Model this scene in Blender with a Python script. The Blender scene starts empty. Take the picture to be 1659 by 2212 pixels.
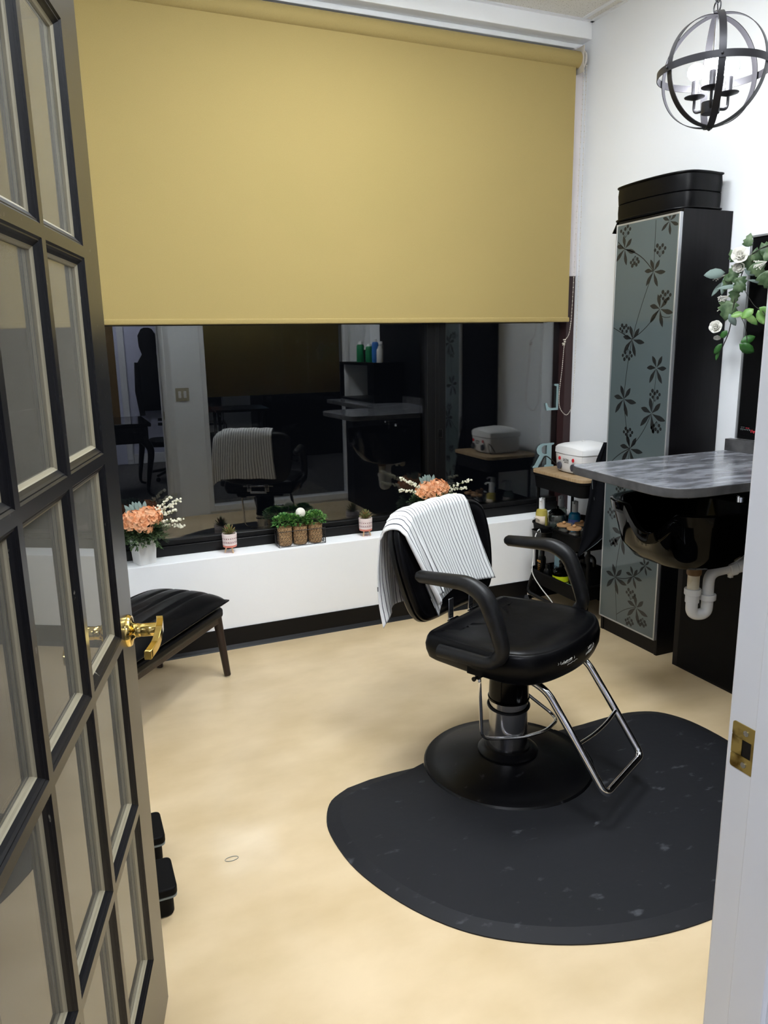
import bpy, math, random
from mathutils import Vector, Matrix
from math import sin, cos, pi, radians, sqrt, atan2
random.seed(7)
C = bpy.context.scene.collection
sc = bpy.context.scene

# ------------------------------------------------------------------ materials
def lin(r, g=None, b=None):
    if g is None: g = b = r
    o = []
    for c in (r, g, b):
        c = c/255.0
        o.append(c/12.92 if c <= 0.04045 else ((c+0.055)/1.055)**2.4)
    return (*o, 1.0)

def mat(name, col, rough=0.5, metal=0.0, coat=0.0, coat_r=0.05, spec=0.5, emit=None, es=0.0, alpha=None,
        noise=None, bump=None, trans=0.0, ior=1.5, sheen=0.0, rnoise=None):
    m = bpy.data.materials.new(name); m.use_nodes = True
    nt = m.node_tree; N = nt.nodes; L = nt.links
    b = N['Principled BSDF']
    b.inputs['Base Color'].default_value = col
    b.inputs['Roughness'].default_value = rough
    b.inputs['Metallic'].default_value = metal
    b.inputs['Coat Weight'].default_value = coat
    b.inputs['Coat Roughness'].default_value = coat_r
    b.inputs['Specular IOR Level'].default_value = spec
    b.inputs['Transmission Weight'].default_value = trans
    b.inputs['IOR'].default_value = ior
    b.inputs['Sheen Weight'].default_value = sheen
    if emit: b.inputs['Emission Color'].default_value = emit; b.inputs['Emission Strength'].default_value = es
    tc = N.new('ShaderNodeTexCoord')
    if noise:   # (scale, colour2, lo, hi, detail, stretch)
        sca, c2, lo, hi, det, st = noise
        mp = N.new('ShaderNodeMapping'); mp.inputs['Scale'].default_value = st
        L.new(tc.outputs['Object'], mp.inputs['Vector'])
        n = N.new('ShaderNodeTexNoise'); n.inputs['Scale'].default_value = sca; n.inputs['Detail'].default_value = det
        L.new(mp.outputs[0], n.inputs['Vector'])
        r = N.new('ShaderNodeMapRange'); r.inputs[1].default_value = lo; r.inputs[2].default_value = hi
        L.new(n.outputs[0], r.inputs[0])
        x = N.new('ShaderNodeMix'); x.data_type = 'RGBA'
        x.inputs[6].default_value = col; x.inputs[7].default_value = c2
        L.new(r.outputs[0], x.inputs[0]); L.new(x.outputs[2], b.inputs['Base Color'])
        m['mix'] = 1
    if bump:    # (scale, strength, distance)
        n = N.new('ShaderNodeTexNoise'); n.inputs['Scale'].default_value = bump[0]; n.inputs['Detail'].default_value = 4
        L.new(tc.outputs['Object'], n.inputs['Vector'])
        bp = N.new('ShaderNodeBump'); bp.inputs['Strength'].default_value = bump[1]; bp.inputs['Distance'].default_value = bump[2]
        L.new(n.outputs[0], bp.inputs['Height']); L.new(bp.outputs[0], b.inputs['Normal'])
    if rnoise:
        n = N.new('ShaderNodeTexNoise'); n.inputs['Scale'].default_value = rnoise[0]; n.inputs['Detail'].default_value = 6
        L.new(tc.outputs['Object'], n.inputs['Vector'])
        r = N.new('ShaderNodeMapRange'); r.inputs[1].default_value = .3; r.inputs[2].default_value = .7
        r.inputs[3].default_value = rnoise[1]; r.inputs[4].default_value = rnoise[2]
        L.new(n.outputs[0], r.inputs[0]); L.new(r.outputs[0], b.inputs['Roughness'])
    return m

def glass_mat(name, f0=1.0, tint=(1, 1, 1, 1), rough=0.0, ior=1.5):
    """thin clear sheet: mirror by the Fresnel law, else straight through"""
    m = bpy.data.materials.new(name); m.use_nodes = True
    nt = m.node_tree; N = nt.nodes; L = nt.links
    for n in list(N): N.remove(n)
    o = N.new('ShaderNodeOutputMaterial'); mx = N.new('ShaderNodeMixShader')
    t = N.new('ShaderNodeBsdfTransparent'); t.inputs[0].default_value = tint
    g = N.new('ShaderNodeBsdfGlossy'); g.inputs['Roughness'].default_value = rough
    fr = N.new('ShaderNodeFresnel'); fr.inputs[0].default_value = ior
    mu = N.new('ShaderNodeMath'); mu.operation = 'MULTIPLY'; mu.use_clamp = True; mu.inputs[1].default_value = f0
    L.new(fr.outputs[0], mu.inputs[0]); L.new(mu.outputs[0], mx.inputs[0])
    L.new(t.outputs[0], mx.inputs[1]); L.new(g.outputs[0], mx.inputs[2]); L.new(mx.outputs[0], o.inputs[0])
    return m

M = {}
ONE = (1, 1, 1)
M['wall'] = mat('white_wall_paint', lin(238, 240, 243), .75, bump=(60, .05, .002))
M['sillwall'] = mat('white_low_wall_paint', lin(253, 254, 255), .7, bump=(25, .12, .003))
M['trimwhite'] = mat('white_trim_gloss', lin(228, 229, 231), .35)
M['ceil'] = mat('ceiling_tile', lin(222, 220, 214), .95, noise=(150, lin(140, 135, 128), .60, .72, 2, ONE), bump=(120, .3, .004))
M['base'] = mat('black_vinyl_base', lin(8, 8, 10), .45, spec=.25)
M['floor'] = mat('beige_concrete', lin(223, 200, 161), .32, noise=(3.2, lin(205, 181, 140), .34, .68, 12, (1, 1.6, 1)), coat=.2, coat_r=.10, rnoise=(5, .28, .5))
M['carpet'] = mat('grey_carpet', lin(92, 90, 88), .95, noise=(30, lin(62, 60, 58), .3, .7, 6, ONE))
M['blind'] = mat('khaki_blind_fabric', lin(173, 152, 94), .85, noise=(500, lin(164, 143, 87), .35, .65, 2, (1, .15, 1)), sheen=.1)
M['frame'] = mat('dark_bronze_frame', lin(9, 9, 10), .4, spec=.3)
M['framered'] = mat('brown_jamb', lin(48, 26, 26), .4)
M['black'] = mat('black_plastic', lin(7, 7, 8), .35, spec=.25)
M['blackmatte'] = mat('black_matte', lin(7, 7, 8), .6, spec=.12)
M['blackgloss'] = mat('black_gloss_shell', lin(2, 2, 2), .08, spec=.13)
M['vinyl'] = mat('black_vinyl_upholstery', lin(6, 6, 8), .36, bump=(7, .22, .008), rnoise=(9, .28, .44), spec=.15)
M['vinylseam'] = mat('dark_stitched_seam', lin(42, 43, 46), .6)
M['armrub'] = mat('worn_black_rubber', lin(14, 14, 16), .42, spec=.35, noise=(40, lin(28, 29, 32), .5, .75, 5, ONE))
M['chrome'] = mat('chrome', lin(225, 225, 228), .09, metal=1)
M['steel'] = mat('brushed_steel', lin(190, 190, 192), .20, metal=1)
M['brass'] = mat('polished_brass', lin(240, 208, 122), .12, metal=1)
M['oldbrass'] = mat('dull_brass_plate', lin(192, 172, 108), .42, metal=1, noise=(40, lin(110, 88, 40), .45, .7, 3, ONE))
M['doorblack'] = mat('black_door_paint', lin(13, 13, 17), .34, coat=.35, coat_r=.28, noise=(90, lin(110, 108, 108), .71, .74, 4, ONE))
M['doorback'] = mat('cream_door_paint', lin(176, 168, 145), .45)
M['doorbead'] = mat('bare_glazing_bead', lin(150, 142, 120), .5)
M['doormould'] = mat('black_moulding_paint', lin(10, 10, 15), .4, spec=.3, noise=(60, lin(120, 116, 106), .70, .72, 4, (1, 1, .4)))
M['jambpale'] = mat('pale_jamb_paint', lin(226, 218, 216), .6)
M['bamboo'] = mat('bamboo_lid', lin(178, 136, 92), .5)
M['brownblind'] = mat('brown_blind_fabric', lin(112, 88, 50), .8)
M['wood_dark'] = mat('black_brown_wood', lin(8, 7, 9), .42, spec=.2, noise=(6, lin(17, 15, 18), .35, .7, 6, (8, 8, .5)))
M['walnut'] = mat('dark_walnut', lin(38, 20, 17), .35, noise=(12, lin(22, 12, 10), .35, .7, 5, (6, 6, .6)))
M['alu'] = mat('aluminium_edge', lin(176, 178, 180), .3, metal=.6)
M['frost'] = mat('teal_frosted_glass', lin(72, 84, 87), .5, coat=.6, coat_r=.03)
M['print'] = mat('dark_printed_plants', lin(24, 25, 26), .5, spec=.2, coat=.6, coat_r=.03)
M['lam'] = mat('grey_smoky_laminate', lin(74, 75, 81), .20, noise=(10, lin(156, 158, 166), .32, .70, 12, (.75, 2.3, 1)), spec=.55)
M['lamedge'] = mat('grey_laminate_edge', lin(62, 61, 62), .45, spec=.3, noise=(14, lin(92, 91, 92), .35, .7, 4, ONE))
M['pvc'] = mat('white_pvc', lin(222, 222, 220), .3)
M['pvcold'] = mat('cream_pipe', lin(214, 205, 182), .4, noise=(30, lin(180, 160, 120), .55, .8, 3, ONE))
M['rust'] = mat('rusty_nut', lin(110, 82, 50), .6)
M['rubbermat'] = mat('black_foam_mat', lin(26, 27, 31), .6, spec=.25, noise=(16, lin(112, 114, 120), .64, 1.0, 15, (1, 1.8, 1)), bump=(45, .2, .003))
M['baseblack'] = mat('black_chair_base', lin(4, 4, 6), .34, spec=.2, noise=(30, lin(52, 53, 56), .66, .76, 8, ONE))
M['white_cer'] = mat('white_ceramic', lin(232, 231, 228), .25)
M['petal'] = mat('peach_petal', lin(230, 152, 100), .65, noise=(45, lin(246, 192, 150), .35, .65, 2, ONE))
M['berry'] = mat('cream_berry', lin(246, 242, 220), .4)
M['green'] = mat('dark_green_leaf', lin(58, 82, 50), .5, noise=(80, lin(104, 122, 78), .45, .7, 2, ONE))
M['box'] = mat('boxwood_leaf', lin(62, 122, 54), .4, noise=(60, lin(150, 196, 108), .45, .65, 2, ONE))
M['sage'] = mat('sage_leaf', lin(128, 146, 140), .7)
M['ivy'] = mat('ivy_leaf', lin(58, 84, 52), .45, noise=(30, lin(106, 128, 92), .4, .7, 2, ONE))
M['ivyb'] = mat('bright_vine_leaf', lin(112, 158, 82), .4, noise=(25, lin(150, 186, 112), .45, .7, 2, ONE))
M['ivyd'] = mat('deep_green_leaf', lin(48, 98, 38), .4)
M['vine'] = mat('vine_stem', lin(120, 128, 70), .6)
M['darkstem'] = mat('brown_wire_stem', lin(44, 40, 36), .6)
M['rose'] = mat('white_rose_petal', lin(240, 238, 230), .6)
M['succ'] = mat('succulent_leaf', lin(104, 112, 58), .5, noise=(90, lin(150, 84, 60), .5, .7, 2, ONE))
M['gravel'] = mat('pebbles', lin(205, 190, 160), .8, noise=(220, lin(60, 50, 42), .4, .6, 2, ONE))
M['salmon'] = mat('salmon_glaze', lin(222, 132, 112), .45)
M['potwhite'] = mat('pink_white_glaze', lin(238, 214, 208), .5, noise=(160, lin(246, 236, 232), .4, .6, 2, (.2, .2, 3)))
M['maroon'] = mat('maroon_pattern', lin(120, 50, 62), .6)
M['lightwood'] = mat('light_wood', lin(220, 190, 150), .5)
M['burlap'] = mat('burlap', lin(206, 170, 126), .9, noise=(260, lin(118, 86, 54), .4, .6, 2, ONE), bump=(300, .5, .002))
M['wire'] = mat('black_wire', lin(24, 22, 24), .5)
M['stone'] = mat('white_pebble', lin(238, 234, 222), .7)
M['trolleywood'] = mat('worn_wood_top', lin(178, 152, 116), .5, noise=(14, lin(146, 120, 88), .35, .7, 6, (1, 5, 1)))
M['warmer'] = mat('white_appliance', lin(236, 236, 236), .3)
M['knob'] = mat('grey_knob', lin(72, 72, 82), .4)
M['red'] = mat('red_lamp', lin(206, 32, 44), .3)
M['ink'] = mat('dark_print', lin(50, 46, 46), .6)
M['inkred'] = mat('red_script', lin(210, 52, 66), .6)
M['inkgrey'] = mat('grey_script', lin(120, 130, 130), .6)
M['inkwhite'] = mat('pale_print', lin(205, 205, 200), .6)
M['inkorange'] = mat('orange_print', lin(214, 158, 72), .6)
M['yellowliq'] = mat('amber_liquid', lin(206, 188, 92), .15, trans=.25)
M['blueliq'] = mat('blue_liquid', lin(20, 110, 150), .12, trans=.25)
M['label'] = mat('cream_label', lin(224, 206, 184), .5)
M['labelblue'] = mat('blue_label', lin(60, 84, 150), .5)
M['tubeblue'] = mat('pale_blue_tube', lin(124, 160, 172), .4)
M['lime'] = mat('lime_label', lin(206, 214, 30), .4)
M['mint'] = mat('mint_plastic', lin(140, 190, 150), .4)
M['jarglass'] = glass_mat('clear_jar_glass', 1.6, (.93, .97, .96, 1), 0.02)
M['water'] = mat('pale_liquid', lin(150, 165, 158), .1, trans=.6, ior=1.33)
M['cotton'] = mat('cotton_fill', lin(205, 196, 188), .9)
M['pumpwhite'] = mat('white_pump', lin(238, 238, 238), .35)
M['pumpgrey'] = mat('clear_grey_pump', lin(158, 162, 164), .3)
M['cable'] = mat('white_cable', lin(228, 228, 225), .4)
M['apron'] = mat('black_cloth', lin(12, 13, 17), .95, spec=.1)
M['letter'] = mat('pale_blue_letter', lin(150, 176, 178), .6)
M['chain'] = mat('beaded_chain', lin(206, 198, 184), .35)
M['track'] = mat('pale_blind_bracket', lin(205, 198, 186), .45)
M['led'] = mat('lamp_diffuser', (1, 1, 1, 1), .5, emit=(.90, .955, 1.0, 1), es=11.6)
M['ledhall'] = mat('hall_lamp_diffuser', (1, 1, 1, 1), .5, emit=(.86, .90, 1.0, 1), es=17.0)
M['ledsalon'] = mat('salon_lamp_diffuser', (1, 1, 1, 1), .5, emit=(.95, .97, 1.0, 1), es=1.6)
M['bulb'] = mat('lit_bulb', (1, 1, 1, 1), .5, emit=(.95, .97, 1.0, 1), es=50.0)
M['pendant'] = mat('pendant_black_metal', lin(44, 43, 47), .38, metal=.5)
M['winglass'] = glass_mat('window_glass', 2.7, (.93, .95, .95, 1))
M['doorglass'] = glass_mat('door_glass', 1.35, (.93, .93, .90, 1))
_nt = M['doorglass'].node_tree; _o = _nt.nodes['Material Output']; _s = _o.inputs[0].links[0].from_socket
_d = _nt.nodes.new('ShaderNodeBsdfDiffuse'); _d.inputs[0].default_value = lin(235, 230, 215); _mx = _nt.nodes.new('ShaderNodeMixShader'); _mx.inputs[0].default_value = .10
_nt.links.new(_s, _mx.inputs[1]); _nt.links.new(_d.outputs[0], _mx.inputs[2]); _nt.links.new(_mx.outputs[0], _o.inputs[0])
M['clearglass'] = glass_mat('interior_glass', 1.0, (.96, .97, .97, 1))
M['hallwall'] = mat('lilac_hall_wall', lin(200, 202, 222), .8)
M['coat'] = mat('black_coat_cloth', lin(6, 6, 8), .95)
M['screen'] = mat('monitor_screen', lin(60, 80, 100), .2, emit=lin(120, 150, 175), es=.5)
M['blueb'] = mat('blue_can', lin(50, 120, 205), .35)
M['greenb'] = mat('green_bottle', lin(20, 130, 80), .35)
M['towelm'] = None

def make_towel_mat():
    m = bpy.data.materials.new('striped_towel'); m.use_nodes = True
    nt = m.node_tree; N = nt.nodes; L = nt.links; b = N['Principled BSDF']; b.inputs['Roughness'].default_value = .9
    b.inputs['Sheen Weight'].default_value = .15
    uv = N.new('ShaderNodeUVMap'); uv.uv_map = 'UVMap'
    s = N.new('ShaderNodeSeparateXYZ'); L.new(uv.outputs[0], s.inputs[0])
    nz = N.new('ShaderNodeTexNoise'); nz.inputs['Scale'].default_value = 7
    L.new(uv.outputs[0], nz.inputs['Vector'])
    ad = N.new('ShaderNodeMath'); ad.operation = 'MULTIPLY_ADD'; L.new(nz.outputs[0], ad.inputs[0]); ad.inputs[1].default_value = .022
    L.new(s.outputs[0], ad.inputs[2])
    mu = N.new('ShaderNodeMath'); mu.operation = 'MULTIPLY'; L.new(ad.outputs[0], mu.inputs[0]); mu.inputs[1].default_value = 24
    fr = N.new('ShaderNodeMath'); fr.operation = 'FRACT'; L.new(mu.outputs[0], fr.inputs[0])
    lt = N.new('ShaderNodeMath'); lt.operation = 'LESS_THAN'; L.new(fr.outputs[0], lt.inputs[0]); lt.inputs[1].default_value = .19
    x = N.new('ShaderNodeMix'); x.data_type = 'RGBA'; x.inputs[6].default_value = lin(240, 240, 240); x.inputs[7].default_value = lin(72, 74, 82)
    L.new(lt.outputs[0], x.inputs[0]); L.new(x.outputs[2], b.inputs['Base Color'])
    return m
M['towelm'] = make_towel_mat()

# ------------------------------------------------------------------ mesh builder
class MB:
    def __init__(s): s.v = []; s.f = []; s.m = []; s.uv = None; s.X = Matrix.Identity(4)
    def at(s, loc=(0, 0, 0), rot=(0, 0, 0), scale=(1, 1, 1)):
        from mathutils import Euler
        s.X = Matrix.LocRotScale(Vector(loc), Euler(rot), Vector(scale)); return s
    def add(s, vs, fs, mi=0):
        o = len(s.v); s.v += [tuple(s.X @ Vector(p)) for p in vs]
        s.f += [tuple(o+i for i in f) for f in fs]; s.m += [mi]*len(fs); return s
    def box(s, a, b, mi=0):
        x0, y0, z0 = a; x1, y1, z1 = b
        x0, x1 = min(x0, x1), max(x0, x1); y0, y1 = min(y0, y1), max(y0, y1); z0, z1 = min(z0, z1), max(z0, z1)
        return s.add([(x0, y0, z0), (x1, y0, z0), (x1, y1, z0), (x0, y1, z0), (x0, y0, z1), (x1, y0, z1), (x1, y1, z1), (x0, y1, z1)],
                     [(0, 3, 2, 1), (4, 5, 6, 7), (0, 1, 5, 4), (1, 2, 6, 5), (2, 3, 7, 6), (3, 0, 4, 7)], mi)
    def rings(s, rings, mi=0, close=True, cap0=True, cap1=True):
        n = len(rings[0]); vs = [p for r in rings for p in r]; fs = []
        for i in range(len(rings)-1):
            for j in range(n if close else n-1):
                k = (j+1) % n
                fs.append((i*n+j, i*n+k, (i+1)*n+k, (i+1)*n+j))
        if close and cap0: fs.append(tuple(range(n-1, -1, -1)))
        if close and cap1: fs.append(tuple((len(rings)-1)*n+j for j in range(n)))
        return s.add(vs, fs, mi)
    def lathe(s, prof, n=32, c=(0, 0, 0), mi=0, cap0=True, cap1=True):
        return s.rings([[(c[0]+r*cos(2*pi*j/n), c[1]+r*sin(2*pi*j/n), c[2]+z) for j in range(n)] for r, z in prof], mi, True, cap0, cap1)
    def tube(s, path, r=.01, n=10, mi=0, closed=False, flat=None):
        P = [Vector(p) for p in path]; m = len(P); rs = r if isinstance(r, (list, tuple)) else [r]*m
        T = []
        for i in range(m):
            a = P[(i-1) % m] if (i > 0 or closed) else P[0]; b = P[(i+1) % m] if (i < m-1 or closed) else P[-1]
            T.append((b-a).normalized())
        u = T[0].orthogonal().normalized(); out = []
        for i in range(m):
            u = (u-T[i]*u.dot(T[i])).normalized(); w = T[i].cross(u)
            fx = flat if flat else (1, 1)
            out.append([tuple(P[i]+(u*cos(2*pi*j/n)*fx[0]+w*sin(2*pi*j/n)*fx[1])*rs[i]) for j in range(n)])
        if closed: out.append(out[0]); return s.rings(out, mi, True, False, False)
        return s.rings(out, mi)
    def sphere(s, c, r, mi=0, n=12, m=8, sc_=(1, 1, 1)):
        vs = [(c[0], c[1], c[2]-r*sc_[2])]; fs = []
        for i in range(1, m):
            a = -pi/2+pi*i/m
            for j in range(n): vs.append((c[0]+r*sc_[0]*cos(a)*cos(2*pi*j/n), c[1]+r*sc_[1]*cos(a)*sin(2*pi*j/n), c[2]+r*sc_[2]*sin(a)))
        vs.append((c[0], c[1], c[2]+r*sc_[2]))
        for j in range(n): fs.append((0, 1+(j+1) % n, 1+j))
        for i in range(m-2):
            for j in range(n):
                a = 1+i*n; fs.append((a+j, a+(j+1) % n, a+n+(j+1) % n, a+n+j))
        a = 1+(m-2)*n
        for j in range(n): fs.append((a+j, a+(j+1) % n, len(vs)-1))
        return s.add(vs, fs, mi)
    def prism(s, poly, lo, hi, axis='z', mi=0):
        def p3(p, h): return {'z': (p[0], p[1], h), 'y': (p[0], h, p[1]), 'x': (h, p[0], p[1])}[axis]
        n = len(poly); vs = [p3(p, lo) for p in poly]+[p3(p, hi) for p in poly]
        fs = [tuple(range(n-1, -1, -1)), tuple(range(n, 2*n))]+[(i, (i+1) % n, n+(i+1) % n, n+i) for i in range(n)]
        return s.add(vs, fs, mi)
    def leaf(s, base, d, up, L, W, mi=0, curl=.15, fold=.12, shape=None, seg=4):
        d = Vector(d).normalized(); up = Vector(up); side = d.cross(up)
        if side.length < 1e-4: side = d.orthogonal()
        side.normalize(); up = side.cross(d).normalized(); b = Vector(base)
        sh = shape or [(0, .05), (.25, .8), (.5, 1), (.78, .7), (1, .03)]
        vs = []; fs = []
        for i, (t, w) in enumerate(sh):
            c = b+d*L*t-up*curl*L*t*t
            vs += [c-side*W*.5*w+up*fold*W*w, c, c+side*W*.5*w+up*fold*W*w]
        for i in range(len(sh)-1):
            a = i*3; fs += [(a, a+1, a+4, a+3), (a+1, a+2, a+5, a+4)]
        return s.add([tuple(p) for p in vs], fs, mi)
    def build(s, name, mats, parent=None, loc=(0, 0, 0), rotz=0, bevel=0, seg=2, smooth=True, angle=38, sub=0, solid=0):
        me = bpy.data.meshes.new(name); me.from_pydata(s.v, [], s.f); me.update()
        if not isinstance(mats, (list, tuple)): mats = [mats]
        for m in mats: me.materials.append(M[m])
        for i, p in enumerate(me.polygons): p.material_index = s.m[i]; p.use_smooth = smooth
        if s.uv:
            ul = me.uv_layers.new(name='UVMap')
            for p in me.polygons:
                for li in p.loop_indices: ul.data[li].uv = s.uv[me.loops[li].vertex_index]
        if smooth and not sub: me.set_sharp_from_angle(angle=radians(angle))
        o = bpy.data.objects.new(name, me); C.objects.link(o)
        if parent: o.parent = parent
        o.location = loc; o.rotation_euler = (0, 0, rotz)
        if solid: md = o.modifiers.new('solid', 'SOLIDIFY'); md.thickness = solid; md.offset = 0
        if bevel:
            md = o.modifiers.new('bevel', 'BEVEL'); md.width = bevel; md.segments = seg; md.limit_method = 'ANGLE'; md.angle_limit = radians(40)
        if sub: md = o.modifiers.new('sub', 'SUBSURF'); md.levels = sub; md.render_levels = sub
        return o

def tag(o, label=None, cat=None, group=None, kind=None):
    if label: o['label'] = label
    if cat: o['category'] = cat
    if group: o['group'] = group
    if kind: o['kind'] = kind
    return o
def thing(name, label, cat, loc=(0, 0, 0), rotz=0, group=None):
    o = bpy.data.objects.new(name, None); C.objects.link(o); o.location = loc; o.rotation_euler = (0, 0, rotz); o.empty_display_size = .1
    return tag(o, label, cat, group)
def struct(o, label=None, cat=None): return tag(o, label, cat, None, 'structure')
def kids(o): return [c for c in bpy.data.objects if c.parent == o]
def dup(root, loc, rotz=None, label=None, group=None):
    r = root.copy(); C.objects.link(r); r.location = loc
    if rotz is not None: r.rotation_euler = (0, 0, rotz)
    if label: r['label'] = label
    if group: r['group'] = group
    for ch in kids(root):
        c = ch.copy(); C.objects.link(c); c.parent = r
        for g in kids(ch):
            d = g.copy(); C.objects.link(d); d.parent = c
    return r
def text(name, s, size, m, parent, loc, R, extrude=.0004, bold=0.0, sx=1.0):
    """R: 3 columns (x dir, y dir, normal) in the parent's space"""
    cu = bpy.data.curves.new(name, 'FONT'); cu.body = s; cu.size = size; cu.extrude = extrude; cu.offset = bold
    cu.align_x = 'CENTER'; cu.align_y = 'CENTER'; cu.resolution_u = 3
    t = bpy.data.objects.new(name+'_curve', cu); C.objects.link(t)
    dg = bpy.context.evaluated_depsgraph_get(); me = bpy.data.meshes.new_from_object(t.evaluated_get(dg))
    bpy.data.objects.remove(t)
    x, y, z = [Vector(c) for c in R]
    me.transform(Matrix(((x[0]*sx, y[0], z[0], loc[0]), (x[1]*sx, y[1], z[1], loc[1]), (x[2]*sx, y[2], z[2], loc[2]), (0, 0, 0, 1))))
    me.materials.clear(); me.materials.append(M[m])
    o = bpy.data.objects.new(name, me); C.objects.link(o); o.parent = parent; return o
def rrect(x0, y0, x1, y1, r, n=6):
    out = []
    for cx, cy, a in ((x1-r, y1-r, 0), (x0+r, y1-r, 90), (x0+r, y0+r, 180), (x1-r, y0+r, 270)):
        for i in range(n+1):
            t = radians(a+90*i/n); out.append((cx+r*cos(t), cy+r*sin(t)))
    return out
def inset(poly, d):
    n = len(poly); out = []
    for i in range(n):
        a = Vector(poly[i-1]); b = Vector(poly[i]); c = Vector(poly[(i+1) % n])
        t = (c-a)
        if t.length < 1e-9: out.append(tuple(b)); continue
        t.normalize(); nrm = Vector((-t.y, t.x)); out.append(tuple(b+nrm*d))
    return out
def smooth_path(pts, n=6, closed=False):
    P = [Vector(p) for p in pts]; m = len(P); out = []
    rng = range(m) if closed else range(m-1)
    for i in rng:
        p0 = P[(i-1) % m] if (closed or i > 0) else P[0]; p1 = P[i]; p2 = P[(i+1) % m]; p3 = P[(i+2) % m] if (closed or i < m-2) else P[-1]
        for k in range(n):
            t = k/n
            out.append(.5*((2*p1)+(p2-p0)*t+(2*p0-5*p1+4*p2-p3)*t*t+(3*p1-p0-3*p2+p3)*t**3))
    if not closed: out.append(P[-1])
    return out
def fillet(pts, r=.03, n=6):
    P = [Vector(p) for p in pts]; out = [P[0]]
    for i in range(1, len(P)-1):
        a, b, c = P[i-1], P[i], P[i+1]; rr = min(r, (b-a).length*.48, (c-b).length*.48)
        p = b+(a-b).normalized()*rr; q = b+(c-b).normalized()*rr
        for k in range(n+1):
            t = k/n; out.append(p*(1-t)**2+b*2*t*(1-t)+q*t*t)
    out.append(P[-1]); return out

# ------------------------------------------------------------------ room shell
XR, XL = 2.828, -.25       # right wall, left wall
YW = 3.64                  # low wall face
YE0, YE1 = .605, .735        # wall with the doorway
ZC = 3.153
f = struct(MB().box((XL, .62, -.05), (XR+.1, YW+.02, 0)).build('floor', 'floor', smooth=False))
struct(MB().box((-3, -6.2, -.05), (6, .62, -.004)).build('floor', 'carpet', smooth=False))
struct(MB().box((XR, .605, -.02), (XR+.12, 4.05, 3.3)).build('wall_right', 'wall', smooth=False))
struct(MB().prism([(XL-.12, .605), (XL, .605), (XL, 3.42), (.015, 3.42), (.015, 4.05), (XL-.12, 4.05)], -.02, 3.3, 'z').build('wall_left', 'wall', smooth=False))
struct(MB().box((.015, YW, -.02), (XR, 3.95, .484)).build('wall_back', 'sillwall', bevel=.003))
struct(MB().box((.015, 3.675, 3.067), (XR, 3.95, 3.3)).box((.015, 3.750, 3.042), (XR, 3.95, 3.067)).build('wall_header', 'sillwall', bevel=.003))
struct(MB().box((-3, -6.2, ZC), (6, 3.70, ZC+.05)).build('ceiling', 'ceil', smooth=False))
b = MB()
for x in (2.755, 2.145, 1.535, .925, .315): b.box((x-.012, YE1, ZC-.004), (x+.012, 3.675, ZC+.002))
for y in (3.40, 2.79, 2.18, 1.57, .96): b.box((XL, y-.012, ZC-.0035), (XR, y+.012, ZC+.002))
b.box((XR-.02, YE1, ZC-.006), (XR, 3.675, ZC+.002)); b.box((XL, 3.655, ZC-.006), (XR, 3.675, ZC+.002))
struct(b.build('trim_1', 'trimwhite', smooth=False))
# cove base along the low wall, then left and right walls
pr = [(YW, 0), (YW, .107), (YW-.006, .107), (YW-.006, .02), (YW-.016, .006), (YW-.022, 0)]
struct(MB().prism([(p[0], p[1]) for p in pr], .015, XR, 'x').build('baseboard_back', 'base', smooth=False))
struct(MB().box((XL, .74, 0), (XL+.008, 3.42, .107)).box((XL, 3.412, 0), (.023, 3.42, .107)).box((.015, 3.42, 0), (.023, YW, .107)).build('baseboard_left', 'base', smooth=False))
b = MB(); b.box((XR-.008, 3.10, 0), (XR, YW, .107)); b.box((XR-.008, .74, 0), (XR, 1.3, .107))
struct(b.build('baseboard_right', 'base', smooth=False))
# doorway wall with the interior window
b = MB()
b.box((XL, YE0, 0), (-.190, YE1, 2.17)); b.box((-3, YE0, 0), (XL, YE1, ZC)); b.box((.887, YE0, 0), (1.205, YE1, 2.17))
b.box((XL, YE0, 2.17), (1.205, YE1, ZC)); b.box((1.205, YE0, 0), (2.60, YE1, .02)); b.box((1.205, YE0, 2.49), (2.60, YE1, ZC)); b.box((2.60, YE0, 0), (6, YE1, ZC))
struct(b.build('wall_front', 'wall', smooth=False))
# door frame: jamb, stop and casings, right hand side, head, left
def casing_poly(s=1):   # moulded profile across the casing (w, depth)
    return [(0, 0), (0, .012), (.010, .018), (.022, .018), (.028, .012), (.050, .016), (.070, .020), (.078, .018), (.080, 0)]
b = MB()
JX = .865
b.box((JX, YE0-.004, 0), (JX+.022, YE1+.006, 2.15)); b.box((-.190, YE0-.004, 0), (-.168, YE1+.006, 2.15)); b.box((-.190, YE0-.004, 2.15), (JX+.022, YE1+.006, 2.172))
b.box((JX-.012, .632, 0), (JX, .688, 2.15)); b.box((-.168, .61, 0), (-.156, .645, 2.15)); b.box((-.156, .632, 2.138), (JX-.012, .688, 2.15))
b.prism([(JX+.006+w, YE1+d) for w, d in casing_poly()], 0, 2.15, 'z'); b.prism([(JX+.006+w, YE0-d) for w, d in casing_poly()][::-1], 0, 2.15, 'z')
b.prism([(-.176-w, YE0-d) for w, d in casing_poly()], 0, 2.15, 'z')
b.prism([(YE1+d, 2.155+w) for w, d in casing_poly()], -.18, JX+.086, 'x'); b.prism([(YE0-d, 2.155+w) for w, d in casing_poly()], -.255, JX+.086, 'x')
fr_o = struct(b.build('trim_2', 'trimwhite', bevel=.0015))
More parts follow.
